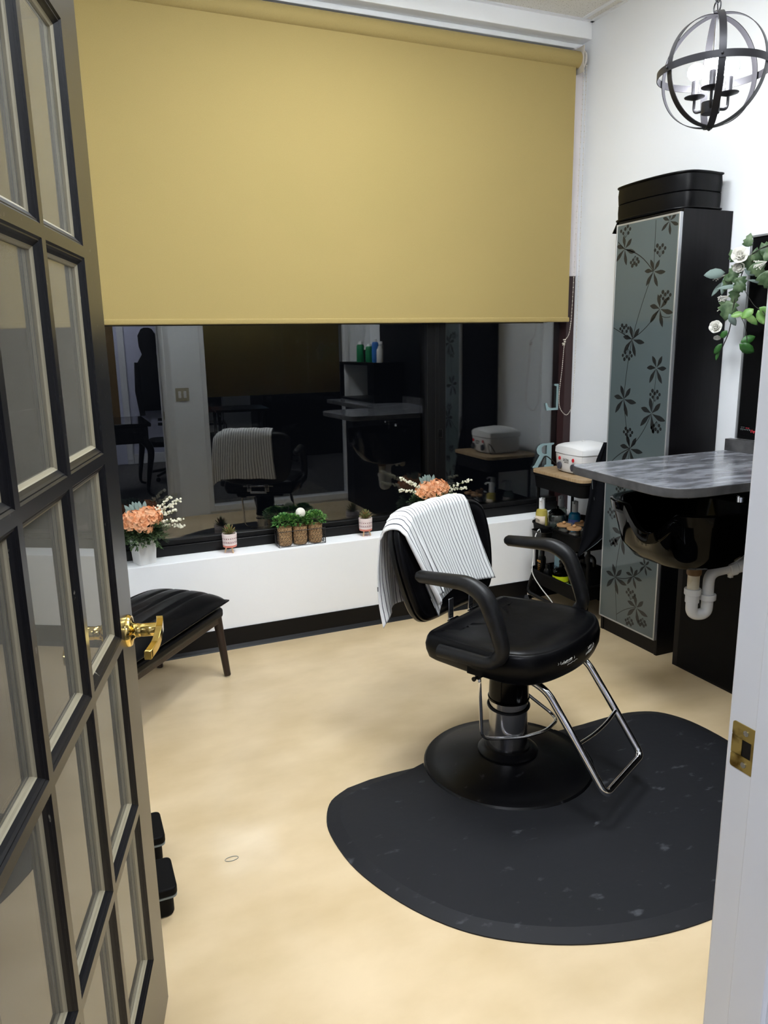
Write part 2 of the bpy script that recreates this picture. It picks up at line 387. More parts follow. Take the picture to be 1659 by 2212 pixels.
# strike plate
sp = thing('strike_plate', 'tarnished brass strike plate screwed to the white door jamb', 'strike plate', (.865, .712, .918))
b = MB(); b.prism(rrect(-.022, -.036, .022, -.013, .004, 3), -.0016, 0, 'x'); b.prism(rrect(-.022, .013, .022, .036, .004, 3), -.0016, 0, 'x')
b.box((-.0016, .004, -.014), (0, .022, .014)); b.box((-.0016, -.022, -.014), (0, -.012, .014)); b.build('plate', 'oldbrass', sp)
MB().box((-.0006, -.012, -.013), (.0002, .004, .013)).build('latch_opening', 'wood_dark', sp)
for zz in (-.025, .025): MB().lathe([(.0045, 0), (.0045, .001)], 12).at().build('screw', 'steel', sp, (-.0018, -.002, zz)).rotation_euler = (0, -pi/2, 0)
# interior window beside the doorway, with its frame, pane and khaki blind
w = struct(MB().box((1.205, .625, .02), (1.247, .745, 2.49)).box((2.558, .625, .02), (2.60, .745, 2.49)).box((1.247, .625, .02), (2.558, .745, .075)).box((1.247, .625, 2.44), (2.558, .745, 2.49)).build('window_2', 'trimwhite', bevel=.004))
MB().box((1.247, .675, .075), (2.558, .681, 2.44)).build('pane', 'clearglass', w, smooth=False)
hb = thing('roller_blind', 'khaki roller blind half lowered over the interior window beside the doorway', 'blind', (1.903, .645, 2.40))
MB().at(rot=(0, pi/2, 0)).lathe([(.025, -.645), (.025, .645)], 20).build('roller_tube', 'blind', hb)
MB().box((-.645, -.026, -1.32), (.645, -.0245, 0)).build('fabric', 'blind', hb); MB().box((-.645, -.034, -1.345), (.645, -.018, -1.32)).build('bottom_bar', 'blind', hb, bevel=.005)
# switch plate
sw = thing('light_switch', 'almond double light switch plate on the wall by the doorway', 'light switch', (1.030, YE1, 1.097))
MB().prism(rrect(-.058, -.057, .058, .057, .005, 3), 0, .005, 'y').build('plate', 'doorback', sw)
for sx in (-.023, .023): MB().prism(rrect(sx-.012, -.030, sx+.012, .030, .004, 3), .005, .009, 'y').build('rocker', 'trimwhite', sw)

# ------------------------------------------------------------------ street window
w1 = MB(); y0, y1 = 3.775, 3.87
w1.box((.015, y0, .484), (2.775, y1, .535)); w1.box((.015, y0+.012, .535), (2.775, y1, .562)); w1.box((1.885, y0, .535), (2.0, y1, 3.042)); w1.box((.015, y0, 2.98), (2.775, y1, 3.042)); w1.box((.015, y0, .562), (.05, y1, 2.98))
w1.box((1.93, y0-.006, .56), (1.955, y0, 3.0)); w1.box((2.775, y0-.03, .484), (XR, y1, 3.042), 1)
w1.box((2.770, y0-.036, 1.86), (XR-.0005, y1, 3.041), 2)
w1 = struct(w1.build('window_1', ['frame', 'framered', 'jambpale'], bevel=.003))
MB().box((.045, 3.806, .55), (1.89, 3.812, 2.99)).build('pane', 'winglass', w1, smooth=False)
MB().box((1.995, 3.806, .55), (2.78, 3.812, 2.99)).build('pane', 'winglass', w1, smooth=False)
MB().box((1.945, 3.767, .98), (1.975, 3.776, 1.03)).build('latch', 'black', w1, bevel=.003)
# khaki blind in the recess
bl = thing('roller_blind', 'large khaki roller blind lowered halfway over the street window', 'blind', (1.27, 3.715, 2.972))
MB().at(rot=(0, pi/2, 0)).lathe([(.042, -1.24), (.042, 1.50)], 32).build('roller_tube', 'blind', bl)
MB().box((-1.235, -.0008, -1.345), (1.482, .0008, -.02)).build('fabric', 'blind', bl, smooth=False, loc=(0, -.012, 0))
MB().prism(rrect(-.007, -.013, .007, .013, .006, 4), -1.24, 1.487, 'x').build('bottom_bar', 'blind', bl, (0, -.012, -1.355))
b = MB(); b.box((1.50, -.05, -.07), (1.506, .05, .06)); b.at(loc=(1.512, -.0, -.0), rot=(0, pi/2, 0)).lathe([(.052, 0), (.052, .012), (.03, .02)], 24)
b.build('bracket', 'track', bl, bevel=.002)
b = MB()      # endless bead chain: two strands and a loop, with a knot
def bead_path():
    p = [(1.495, 3.65, 2.93), (1.478, 3.645, 2.3), (1.459, 3.64, 1.62), (1.420, 3.64, 1.49), (1.408, 3.64, 1.35), (1.393, 3.64, 1.20), (1.402, 3.64, 1.12), (1.448, 3.64, 1.078), (1.482, 3.64, 1.12), (1.491, 3.64, 1.2), (1.499, 3.64, 1.6), (1.505, 3.645, 2.3), (1.51, 3.65, 2.93)]
    return [Vector((q[0], q[1]-3.715, q[2]-2.972)) for q in p]
bp = smooth_path(bead_path(), 26)
b.tube(bp, .0009, 5)
last = None
for q in bp:
    if last is None or (q-last).length > .0085: b.sphere(tuple(q), .0030, 0, 6, 4); last = q
for i in range(14): b.sphere((1.420+random.uniform(-.009, .009), -.07+random.uniform(-.006, .006), -1.482+random.uniform(-.016, .016)), .0034, 0, 6, 4)
b.build('bead_chain', 'chain', bl)
# reversed letters on the outside of the glass
def serif_letter(ch):
    if ch == 'R':
        return [[(0, 0), (.052, 0), (.052, .008), (.040, .014), (.040, .070), (.058, .070), (.086, .012), (.092, 0), (.118, 0), (.118, .008), (.108, .014), (.080, .074), (.094, .088), (.098, .108), (.090, .132), (.068, .146), (0, .146), (0, .138), (.014, .132), (.014, .014), (0, .008)],
                [(.040, .080), (.040, .134), (.058, .134), (.070, .124), (.072, .106), (.068, .090), (.056, .080)]]
    return [[(0, 0), (.096, 0), (.104, .040), (.096, .042), (.088, .020), (.074, .012), (.042, .012), (.042, .132), (.056, .138), (.056, .146), (0, .146), (0, .138), (.014, .132), (.014, .014), (0, .008)]]
def letter(ch, x, z, s, label, sx=1.0):
    polys = serif_letter(ch); b = MB()
    import mathutils.geometry as g
    pts = [p for pl in polys for p in pl]
    tris = g.tessellate_polygon([[Vector((p[0], p[1], 0)) for p in pl] for pl in polys])
    vs = [(x-p[0]*s*sx, 3.8005, z+p[1]*s) for p in pts]+[(x-p[0]*s*sx, 3.8055, z+p[1]*s) for p in pts]; n = len(pts)
    fs = [tuple(t) for t in tris]+[tuple(n+i for i in reversed(t)) for t in tris]; k = 0
    for pl in polys:
        m = len(pl); fs += [(k+i, k+(i+1) % m, n+k+(i+1) % m, n+k+i) for i in range(m)]; k += m
    b.add(vs, fs); o = b.build('window_letter', 'letter', smooth=False); tag(o, label, 'letter', 'letters fixed on the street window'); return o
letter('L', 2.818, 1.093, 1.06, 'pale blue letter L seen reversed on the street window, by the bead chain', 1.22)
letter('R', 2.755, .752, .98, 'pale blue letter R seen reversed on the window behind the white wax warmer', 1.28)

# ------------------------------------------------------------------ glazed door leaf (open inwards)
TH = radians(15.18)
Wd = 1.0
HX, HY = .101-Wd*sin(TH)-.019*cos(TH), 1.584-Wd*cos(TH)+.019*sin(TH)
# local frame: +X along the leaf from the hinge, +Y = back side, -Y = the side facing the camera (right)
door = bpy.data.objects.new('door_1', None); C.objects.link(door); door.location = (HX, HY, 0); door.rotation_euler = (0, 0, pi/2-TH)
struct(door, 'open black glazed door leaf with brass lever', 'door')
SW0, SW, CP, RP, ZB, ZT = .1595, .1125, .2427, .3628, .214, 2.029
HF = .0095; T = .019     # half width of the flat muntin face, half thickness
def grid(y0, y1, name, m):
    b = MB()
    b.box((0, y0, .008), (SW0, y1, 2.135)); b.box((Wd-SW, y0, .008), (Wd, y1, 2.135)); b.box((SW0, y0, .008), (Wd-SW, y1, ZB)); b.box((SW0, y0, ZT), (Wd-SW, y1, 2.135))
    for i in (1, 2): b.box((SW0+CP*i-HF, y0, ZB), (SW0+CP*i+HF, y1, ZT))
    for k in range(1, 5):
        z = ZB+RP*k
        for i in range(3): b.box((SW0+CP*i+(HF if i else 0), y0, z-HF), (SW0+CP*(i+1)-(HF if i < 2 else 0), y1, z+HF))
    return b, name, m
cells = []
for i in range(3):
    for k in range(5):
        x0 = SW0+CP*i+(HF if i else 0); x1 = SW0+CP*(i+1)-(HF if i < 2 else 0)
        z0 = ZB+RP*k+(HF if k else 0); z1 = ZB+RP*(k+1)-(HF if k < 4 else 0); cells.append((x0, z0, x1, z1))
def mould(b, sgn):
    prof = [(0, T), (.003, T-.003), (.005, T-.003), (.008, T-.006), (.013, T-.010), (.0145, T-.012), (.0175, T-.014), (.018, .001)]
    for x0, z0, x1, z1 in cells:
        rings = []
        for w, d in prof:
            y = -sgn*d; rings.append([(x0+w, y, z0+w), (x1-w, y, z0+w), (x1-w, y, z1-w), (x0+w, y, z1-w)])
        if sgn > 0: b.rings(rings[:5], 2, True, False, False); b.rings(rings[4:], 1, True, False, False)
        else: b.rings(rings, 0, True, False, False)
    return b
b, _, _ = grid(-T, -.0005, '', ''); mould(b, 1); b.build('front_frame', ['doorblack', 'doorbead', 'doormould'], door, smooth=False)
b, _, _ = grid(.0005, T, '', ''); mould(b, -1); b.build('rear_frame', 'doorback', door, smooth=False)
for x0, z0, x1, z1 in cells:
    MB().box((x0+.012, -.0015, z0+.012), (x1-.012, .0015, z1-.012)).build('pane', 'doorglass', door, smooth=False)
hd = bpy.data.objects.new('door_handle', None); C.objects.link(hd); hd.parent = door; hd.location = (Wd-.058, -T, .945)
hd['label'] = 'polished brass lever handle'
def yl(prof, **k):   # lathe whose axis points to -Y
    return MB().at(rot=(pi/2, 0, 0)).lathe(prof, 28)
yl([(.033, 0), (.033, .004), (.030, .009), (.018, .012), (.014, .017), (.0145, .020), (.012, .030)]).build('rosette', 'brass', hd)
b = yl([(.0125, .026), (.0135, .030), (.0135, .064), (.012, .066)])
b.build('neck', 'brass', hd)
b = MB(); pth = [(.016, -.062, .010), (.004, -.064, .008), (-.03, -.066, .004), (-.065, -.064, -.006), (-.100, -.058, -.010), (-.108, -.055, -.012)]
rg = []
for i, p in enumerate(smooth_path(pth, 4)):
    h = .0125-.004*min(1, i/14); d = .0065; rg.append([(p[0], p[1]-d, p[2]-h), (p[0], p[1]+d, p[2]-h), (p[0], p[1]+d, p[2]+h), (p[0], p[1]-d, p[2]+h)])
b.rings(rg); b.build('lever', 'brass', hd, bevel=.0025)

# ------------------------------------------------------------------ tall cabinet with printed glass door
CX0, CX1, CY0, CY1, CZ = 2.546, XR-.002, 2.638, 3.052, 2.043
cab = thing('tall_cabinet', 'tall narrow black-brown cabinet with plant-printed teal glass door', 'cabinet', (CX0, CY0, 0))
dx, dy = CX1-CX0, CY1-CY0
b = MB(); b.box((0, 0, 0), (dx, .018, CZ)); b.box((0, dy-.018, 0), (dx, dy, CZ)); b.box((0, .018, CZ-.018), (dx, dy-.018, CZ)); b.box((0.004, .018, 0), (.02, dy-.018, .078)); b.box((dx-.006, .018, .05), (dx, dy-.018, CZ)); b.box((0, .018, .078), (dx, dy-.018, .096))
b.build('body', 'wood_dark', cab, bevel=.001)
dr = bpy.data.objects.new('cabinet_door', None); C.objects.link(dr); dr.parent = cab; dr.location = (-.019, 0, .080)
DH, DW = 1.949, .408
fw = .008
b = MB(); b.box((0, .003, 0), (.018, .003+fw, DH)); b.box((0, DW-fw, 0), (.018, DW, DH)); b.box((0, .003+fw, 0), (.018, DW-fw, fw)); b.box((0, .003+fw, DH-fw), (.018, DW-fw, DH))
b.build('door_frame', 'alu', dr, bevel=.001)
MB().box((.001, .003+fw, fw), (.010, DW-fw, DH-fw)).build('glass_panel', 'frost', dr, smooth=False)
MB().box((-.004, .022, .83), (.002, .072, .885)).box((-.002, .0, .84), (.02, .004, .875)).build('latch_tab', 'alu', dr, bevel=.002)
# printed plants: stems, six leaved whorls and berries, as a thin print on the glass
b = MB(); X0 = .0007
def shp(pts):   # filled flat polygon on the door plane (y, z)
    b.add([(X0, p[0], p[1]) for p in pts], [tuple(range(len(pts)))])
def stemp(pts, w=.0014):
    P = [Vector(p) for p in pts]
    for a, c in zip(P, P[1:]):
        d = (c-a); 
        if d.length < 1e-6: continue
        n = Vector((-d.y, d.x)).normalized()*w; shp([a-n, c-n, c+n, a+n])
def curve2(a, c, bend=.0, n=8):
    a = Vector(a); c = Vector(c); d = c-a; nn = Vector((-d.y, d.x)); return [a+d*(i/n)+nn*bend*sin(pi*i/n) for i in range(n+1)]
YL, YH, ZL, ZH = .003+fw+.001, DW-fw-.001, fw+.001, DH-fw-.001
def cl(p): return (min(max(p[0], YL), YH), min(max(p[1], ZL), ZH))
def leaf2(c, ang, L, W):
    d = Vector((cos(ang), sin(ang))); n = Vector((-d.y, d.x)); pts = []
    sh = [(.06, .05), (.3, .5), (.55, .98), (.72, .9), (.88, .5), (1, 0)]
    for t, w in sh: pts.append(cl(Vector(c)+d*L*t+n*W*w*.5+n*sin(pi*t)*L*.03))
    for t, w in sh[::-1][1:]: pts.append(cl(Vector(c)+d*L*t-n*W*w*.5+n*sin(pi*t)*L*.03))
    shp(pts)
def whorl(y, z, s, rot=0, n=6):
    if not (YL < y < YH): y = min(max(y, YL+.001), YH-.001)
    for i in range(n):
        a = rot+2*pi*i/n; L = s*(1.0 if sin(a) < 0 else .78); leaf2((y, z), a, L, s*.26)
def berries(y, z, s, up=1):
    base = (y, z)
    for dy_, dz_ in ((-.8, .9), (-.35, 1.25), (.1, 1.0), (.55, 1.3), (.9, .85), (-.5, .5), (.45, .55)):
        q = (y+dy_*s, z+up*dz_*s*1.1)
        if not (YL+.006 < q[0] < YH-.006 and ZL+.006 < q[1] < ZH-.006): continue
        stemp([base, q], .0007)
        r = .0085*(.8+.3*((dy_*7) % 1)); shp([(q[0]+r*cos(2*pi*k/12), q[1]+r*1.05*sin(2*pi*k/12)) for k in range(12)])
PRINT = [('w', 0.344, 1.835, 0.078, 0.3, 6), ('w', 0.145, 1.716, 0.075, 0.1, 6), ('w', 0.092, 1.551, 0.085, 0.25, 6), ('w', 0.261, 1.42, 0.085, 0.2, 6), ('w', 0.092, 1.29, 0.08, 0.0, 6), ('w', 0.3, 1.138, 0.09, 0.15, 6), ('w', 0.107, 1.083, 0.095, 0.3, 6), ('w', 0.063, 1.919, 0.06, 0.4, 6), ('w', 0.239, 0.904, 0.09, 0.1, 6), ('w', 0.298, 0.237, 0.09, 0.2, 6), ('w', 0.169, 0.279, 0.065, 0.1, 6), ('w', 0.091, 0.353, 0.05, 0.2, 6), ('w', 0.134, 0.126, 0.085, 0.25, 6), ('w', 0.262, 0.466, 0.1, 0.3, 6), ('b', 0.343, 1.884, 0.036, 1), ('b', 0.111, 1.773, 0.036, 1), ('b', 0.061, 1.574, 0.034, 1), ('b', 0.27, 1.797, 0.03, -1), ('b', 0.319, 1.44, 0.032, 1), ('b', 0.289, 1.379, 0.036, -1), ('b', 0.09, 1.138, 0.034, 1), ('b', 0.256, 0.949, 0.034, 1), ('b', 0.071, 1.05, 0.034, -1), ('b', 0.288, 0.66, 0.034, 1), ('b', 0.341, 0.531, 0.034, 1), ('b', 0.321, 0.444, 0.03, -1), ('b', 0.242, 0.591, 0.028, 1), ('b', 0.176, 0.153, 0.034, 1), ('b', 0.176, 0.066, 0.03, -1), ('b', 0.085, 0.089, 0.028, -1), ('s', (0.148, 1.935), (0.145, 1.717), 0, 0.0015), ('s', (0.393, 1.871), (0.345, 1.834), 0, 0.002), ('s', (0.345, 1.834), (0.147, 1.717), -0.08, 0.0022), ('s', (0.147, 1.717), (0.263, 1.42), 0.02, 0.0018), ('s', (0.398, 1.476), (0.263, 1.42), 0, 0.0018), ('s', (0.263, 1.42), (0.093, 1.551), 0.06, 0.002), ('s', (0.091, 1.525), (0.025, 1.514), 0.1, 0.0015), ('s', (0.263, 1.42), (0.3, 1.138), 0.02, 0.0018), ('s', (0.3, 1.138), (0.24, 0.904), 0.02, 0.0018), ('s', (0.091, 1.284), (0.101, 1.084), 0, 0.0013), ('s', (0.107, 1.083), (0.24, 0.904), -0.06, 0.0018), ('s', (0.24, 0.904), (0.382, 0.81), 0.05, 0.0022), ('s', (0.263, 0.466), (0.299, 0.237), 0.02, 0.0018), ('s', (0.24, 0.904), (0.263, 0.466), 0.01, 0.0015), ('s', (0.299, 0.237), (0.269, 0.015), 0, 0.0015), ('s', (0.299, 0.237), (0.169, 0.276), 0.06, 0.002), ('s', (0.169, 0.276), (0.091, 0.354), 0.06, 0.002), ('s', (0.134, 0.128), (0.274, 0.045), 0.05, 0.0015)]
for kind, *a in PRINT:
    if kind == 'w': whorl(*a)
    elif kind == 'b': berries(*a)
    else: stemp([cl(p) for p in curve2(a[0], a[1], a[2])], a[3])
b.build('plant_print', 'print', dr, smooth=False)

# black booster seat on top of the cabinet
bo = thing('booster_seat', 'black vinyl booster seat cushion lying on top of the tall cabinet', 'booster seat', (2.66, 2.84, CZ))
def boost_outline():
    # plan, relative; curved front towards the room
    pts = [(.09, -.180), (.02, -.188), (-.045, -.182), (-.085, -.15), (-.110, -.08), (-.122, .02), (-.122, .12), (-.112, .21), (-.095, .25), (-.06, .262), (.10, .262), (.13, .25), (.132, .1), (.130, -.1), (.120, -.172)]
    return [(p.x, p.y) for p in smooth_path([(x, y, 0) for x, y in pts], 5, True)]
ol = boost_outline()[::-1]
ar = sum(ol[i-1][0]*ol[i][1]-ol[i][0]*ol[i-1][1] for i in range(len(ol)))
if ar < 0: ol = ol[::-1]
def zof(p): return .0-.00*p[0]
lay = [(.05, .006), (.012, .002), (.003, .006), (0, .010), (.004, .013), (.002, .045), (.003, .076), (.007, .079), (.003, .082), (0, .12), (.003, .150), (-.002, .153), (-.002, .159), (.004, .162), (.02, .165), (.08, .170)]
b = MB(); b.rings([[(p[0], p[1], z) for p in inset(ol, d)] for d, z in lay]); b.build('cushion', 'vinyl', bo)
b = MB(); b.tube([(p[0], p[1], .156) for p in inset(ol, -.001)], .004, 6, closed=True); b.tube([(p[0], p[1], .010) for p in inset(ol, -.002)], .004, 6, closed=True); b.build('piping', 'vinyl', bo)
MB().prism([(-.06, .0), (.0, .0), (-.01, .05), (-.03, .06)], .262, .268, 'y').build('strap', 'vinyl', bo, loc=(-.055, -.01, -.045))

# ------------------------------------------------------------------ worktop, backsplash, base panel
ct = [(1.955, 2.55), (1.925, 2.52), (1.918, 2.47), (1.892, 2.06), (1.895, 2.0), (1.93, 1.945), (1.99, 1.922), (2.08, 1.92), (2.81, 1.92), (2.81, 2.55)]
k0 = [(1.965, 2.552), (1.935, 2.535), (1.922, 2.50), (1.915, 2.40), (1.898, 2.10), (1.896, 2.03), (1.905, 1.985), (1.930, 1.948), (1.975, 1.928), (2.03, 1.92)]
poly = k0+[(2.36, 1.92), (2.36, .76), (2.808, .76), (2.808, 2.552)]
b = MB(); n = len(poly); poly = poly[::-1] if sum(poly[i-1][0]*poly[i][1]-poly[i][0]*poly[i-1][1] for i in range(n)) < 0 else poly
b.prism(poly, 0, .035, 'z', 0)
for i in range(2, len(b.m)): b.m[i] = 1
wt = b.build('worktop', ['lam', 'lamedge'], loc=(0, 0, .962), bevel=.003); tag(wt, 'grey smoky laminate worktop with rounded corner projecting above the shampoo bowl', 'worktop')
bs = MB().box((2.790, .76, .997), (2.826, 2.552, 1.050)).build('backsplash', 'lamedge', bevel=.001); tag(bs, 'low grey laminate upstand along the wall at the back of the worktop', 'backsplash')
bc = thing('base_cabinet', 'black base cabinet behind the shampoo bowl and drain pipe', 'cabinet', (2.546, .76, 0))
b = MB(); b.box((0, 0, 0), (.28, 1.774, .955)); b.build('body', 'wood_dark', bc, bevel=.001)
MB().box((-.006, .2, .012), (-.0005, 1.74, .94)).build('front_panel', 'blackmatte', bc, bevel=.001)

# shampoo bowl
sb = thing('shampoo_bowl', 'glossy black shampoo bowl with neck notch hung under the grey worktop', 'basin', (2.30, 2.27, .60))
def bowl_ring(sx, sy, zfn, n=144, ex=2.8, cx=0, cy=0):
    out = []
    for j in range(n):
        a = 2*pi*j/n; c_, s_ = cos(a), sin(a)
        x = sx*math.copysign(abs(c_)**(2/ex), c_); y = sy*math.copysign(abs(s_)**(2/ex), s_)
        out.append((x+cx, y+cy, zfn(a, x+cx, y+cy)))
    return out
def dip(a, x, y):
    t = (y+.055)/.125
    return max(0, 1-t*t)**1.3 if (x < -.12 and abs(t) < 1) else 0
RZ = .262
def rimz(off, f=1.0): return lambda a, x, y: RZ+off-.092*f*dip(a, x, y)*(1 if x < -.18 else max(0, (-.12-x)/.06))
b = MB(); R_ = []
R_.append(bowl_ring(.02, .02, lambda *a: 0.0)); R_.append(bowl_ring(.10, .11, lambda *a: .004)); R_.append(bowl_ring(.17, .19, lambda *a: .028)); R_.append(bowl_ring(.215, .232, lambda *a: .085))
R_.append(bowl_ring(.236, .252, lambda a, x, y: min(.17, rimz(-.05)(a, x, y)))); R_.append(bowl_ring(.246, .262, rimz(-.048))); R_.append(bowl_ring(.256, .272, rimz(-.046))); R_.append(bowl_ring(.262, .280, rimz(-.006))); R_.append(bowl_ring(.255, .272, rimz(0)))
R_.append(bowl_ring(.232, .248, rimz(-.004))); R_.append(bowl_ring(.222, .236, rimz(-.03))); R_.append(bowl_ring(.20, .215, lambda a, x, y: min(.12, rimz(-.06)(a, x, y)))); R_.append(bowl_ring(.13, .14, lambda *a: .035)); R_.append(bowl_ring(.02, .02, lambda *a: .022))
b.rings(R_); b.build('bowl', 'blackgloss', sb, angle=60)
b = MB(); b.tube(fillet([(.03, .02, .262), (.03, .02, .335)], .01), .003, 8); b.tube(fillet([(.03, .02, .30), (.01, .012, .298), (0, .01, .290)], .008), .003, 8)
b.build('hose_holder', 'chrome', sb)
b = MB(); b.tube(fillet([(.16, -.12, .262), (.15, -.12, .30), (.05, -.10, .305)], .02), .008, 10); b.at(loc=(.16, -.12, .262)).lathe([(.02, 0), (.018, .02), (.01, .024)], 16); b.build('faucet', 'chrome', sb)
# drain
dp = thing('drain_pipe', 'white plastic P-trap drain pipe hanging below the black shampoo bowl', 'pipe', (2.30, 2.205, .60))
MB().lathe([(.027, -.034), (.030, -.028), (.030, -.012), (.033, -.006), (.033, .004)], 12).build('lock_nut', 'rust', dp)
MB().lathe([(.0235, -.10), (.0235, -.03)], 24).build('tailpiece', 'pvcold', dp)
def nut(name, path0, path1, r, m='pvc'):
    b = MB(); b.tube([path0, path1], r, 16); return b.build(name, m, dp, bevel=.002)
nut('slip_nut', (0, 0, -.118), (0, 0, -.092), .033)
b = MB(); b.tube([(0, 0, -.150), (0, 0, -.118)], .0275, 24); b.tube(fillet([(0, 0, -.14), (0, 0, -.205), (.062, -.02, -.205), (.062, -.02, -.125)], .045, 10), .0235, 20); b.build('trap_bend', 'pvc', dp)
nut('slip_nut', (.062, -.02, -.143), (.062, -.02, -.118), .033)
b = MB(); b.tube(fillet([(.062, -.02, -.125), (.062, -.02, -.028), (.14, -.045, -.012)], .05, 10), .0225, 20); b.build('trap_arm', 'pvc', dp)
b = MB(); b.tube([(.135, -.043, -.014), (.165, -.053, -.008)], .034, 20); b.tube([(.165, -.053, -.008), (.24, -.07, .006)], .029, 20)
for s in (1, -1): b.box((.140, -.055, -.012+s*.030), (.158, -.040, -.012+s*.042))
b.build('wall_coupling', 'pvc', dp, bevel=.002)
MB().tube(fillet([(.20, -.09, -.03), (.225, -.1, -.055), (.24, -.1, -.03)], .03), .02, 14).build('cleanout', 'pvcold', dp)
vv = thing('shutoff_valve', 'chrome shut-off valve with black handle beside the drain pipe', 'valve', (2.50, 2.085, .605))
MB().tube([(0, 0, 0), (.045, 0, 0)], .012, 14).tube([(0.01, 0, .02), (.01, 0, -.02)], .008, 12).build('valve_body', 'chrome', vv)
b = MB(); b.tube([(-.03, -.004, -.004), (0, 0, 0)], .013, 10); b.box((-.012, -.02, -.008), (-.004, .02, .008)); b.build('handle', 'black', vv)
MB().at(loc=(-.030, -.004, -.004), rot=(0, -pi/2, 0)).lathe([(.011, 0), (.011, .003)], 14).build('cap', 'pvcold', vv)
b = MB(); b.tube(smooth_path([(2.56, 1.96, .82), (2.545, 1.99, .74), (2.525, 2.00, .66), (2.53, 2.03, .62)], 8), .007, 8)
tag(b.build('supply_hose', 'steel'), 'braided supply hose running down to the chrome valve under the bowl', 'hose')
b = MB(); b.tube(smooth_path([(2.541, 2.43, .78), (2.532, 2.43, .60), (2.525, 2.425, .50), (2.515, 2.40, .42), (2.49, 2.34, .375), (2.43, 2.25, .36)], 8), .006, 8)
tag(b.build('drain_hose', 'black'), 'thin black hose hanging down the base cabinet beside the white trap', 'hose')

# ------------------------------------------------------------------ black wall panel with script plate, garland
mp = thing('wall_panel', 'black framed mirror panel on the right wall above the worktop', 'mirror', (2.826, 1.75, 1.055))
MB().box((-.012, -.75, 0), (0, .757, .86)).build('glass', 'blackmatte', mp, smooth=False)
MB().box((-.018, .757, 0), (0, .766, .865)).box((-.018, -.75, .86), (0, .766, .869)).build('frame', 'alu', mp, bevel=.001)
st = bpy.data.objects.new('sticker', None); C.objects.link(st); st.parent = mp; st.location = (-.0125, .70, .04)
MB().box((-.0006, -.26, -.022), (0, .05, .024)).build('backing', 'black', st, smooth=False)
b = MB()
def scribble(b, y0, y1, z, amp, turns, r):
    pts = []
    for i in range(turns*10+1):
        t = i/(turns*10); a = t*turns*2*pi
        pts.append((-.0012, y0+(y1-y0)*t+.35*abs(y1-y0)/turns*sin(a)*-1, z+amp*cos(a)*(.6+.4*sin(t*9))))
    b.tube(pts, r, 4)
scribble(b, .042, -.012, .002, .004, 6, .0006); scribble(b, .040, .02, .012, .002, 3, .0004); b.build('script', 'inkgrey', st)
b = MB(); scribble(b, -.012, -.050, -.002, .006, 4, .0010); scribble(b, .014, -.006, .010, .002, 3, .0006); scribble(b, -.022, -.04, -.008, .005, 1, .0009); b.build('script', 'inkred', st)

gl = thing('garland', 'artificial garland of white roses and ivy hung on the black panel corner', 'garland', (2.78, 2.46, 1.70))
gx, gy, gz = 2.78, 2.46, 1.70
def G(y, z, x=2.74): return (x-gx, y-gy, z-gz)
b = MB(); b.tube(smooth_path([G(2.30, 1.90, 2.807), G(2.42, 1.85), G(2.47, 1.80), G(2.50, 1.72), G(2.52, 1.62), G(2.53, 1.53), G(2.56, 1.46), G(2.58, 1.42)], 6), .0022, 6)
b.tube(smooth_path([G(2.47, 1.80), G(2.55, 1.77), G(2.60, 1.75)], 5), .0014, 5); b.tube(smooth_path([G(2.47, 1.70), G(2.41, 1.63), G(2.36, 1.60), G(2.33, 1.55)], 5), .0013, 5)
b.tube(smooth_path([G(2.50, 1.62), G(2.45, 1.55), G(2.43, 1.48)], 5), .0013, 5)
b.build('vine', 'darkstem', gl)
ivy = [(-.0, .25), (.06, .62), (.16, 1.0), (.3, .72), (.42, .98), (.58, .55), (.74, .62), (.86, .3), (1, .03)]
oval = [(0, .04), (.2, .72), (.45, 1), (.7, .84), (.88, .45), (1, .03)]
nv = (-.85, -.52, .1)
RR = Vector((.70, -.71, 0))
def gleaf(mb, y, z, ang, L, W, shape, mi=0, x=2.74, curl=.12, lean=0):
    # ang: direction seen from the doorway, 0 = right, 90 = up; blade turned towards the room
    a = radians(ang); d = RR*cos(a)+Vector((0, 0, 1))*sin(a)+Vector(nv)*(lean+random.uniform(-.15, .15))
    mb.leaf(G(y, z, x+random.uniform(-.02, .005)), d, Vector(nv)+Vector((0, 0, random.uniform(-.3, .3))), L, W, mi, curl, .10, shape)
b = MB()
for y, z, a, L, W in ((2.535, 1.655, -100, .085, .088), (2.50, 1.79, -130, .06, .06), (2.49, 1.75, -70, .06, .06), (2.50, 1.765, 200, .06, .06), (2.46, 1.72, -150, .055, .055), (2.52, 1.82, 120, .055, .05), (2.46, 1.87, 80, .055, .045), (2.44, 1.84, -20, .06, .06), (2.41, 1.85, 10, .07, .06), (2.41, 1.80, -60, .07, .07), (2.39, 1.83, -10, .07, .06), (2.37, 1.76, -60, .08, .08), (2.51, 1.70, -90, .06, .05), (2.53, 1.76, -110, .07, .05), (2.46, 1.83, -60, .07, .07)):
    gleaf(b, y, z, a, L, W, ivy)
b.build('ivy_leaves', 'ivy', gl, solid=.0008)
b = MB()
for y, z, a, L, W in ((2.56, 1.775, 185, .085, .045), (2.585, 1.74, -128, .075, .020), (2.555, 1.765, -100, .085, .026), (2.49, 1.715, 182, .095, .020), (2.44, 1.735, -12, .085, .014), (2.47, 1.78, -20, .06, .035), (2.52, 1.60, -60, .06, .03)):
    gleaf(b, y, z, a, L, W, oval)
b.build('sage_leaves', 'sage', gl, solid=.0008)
b = MB()
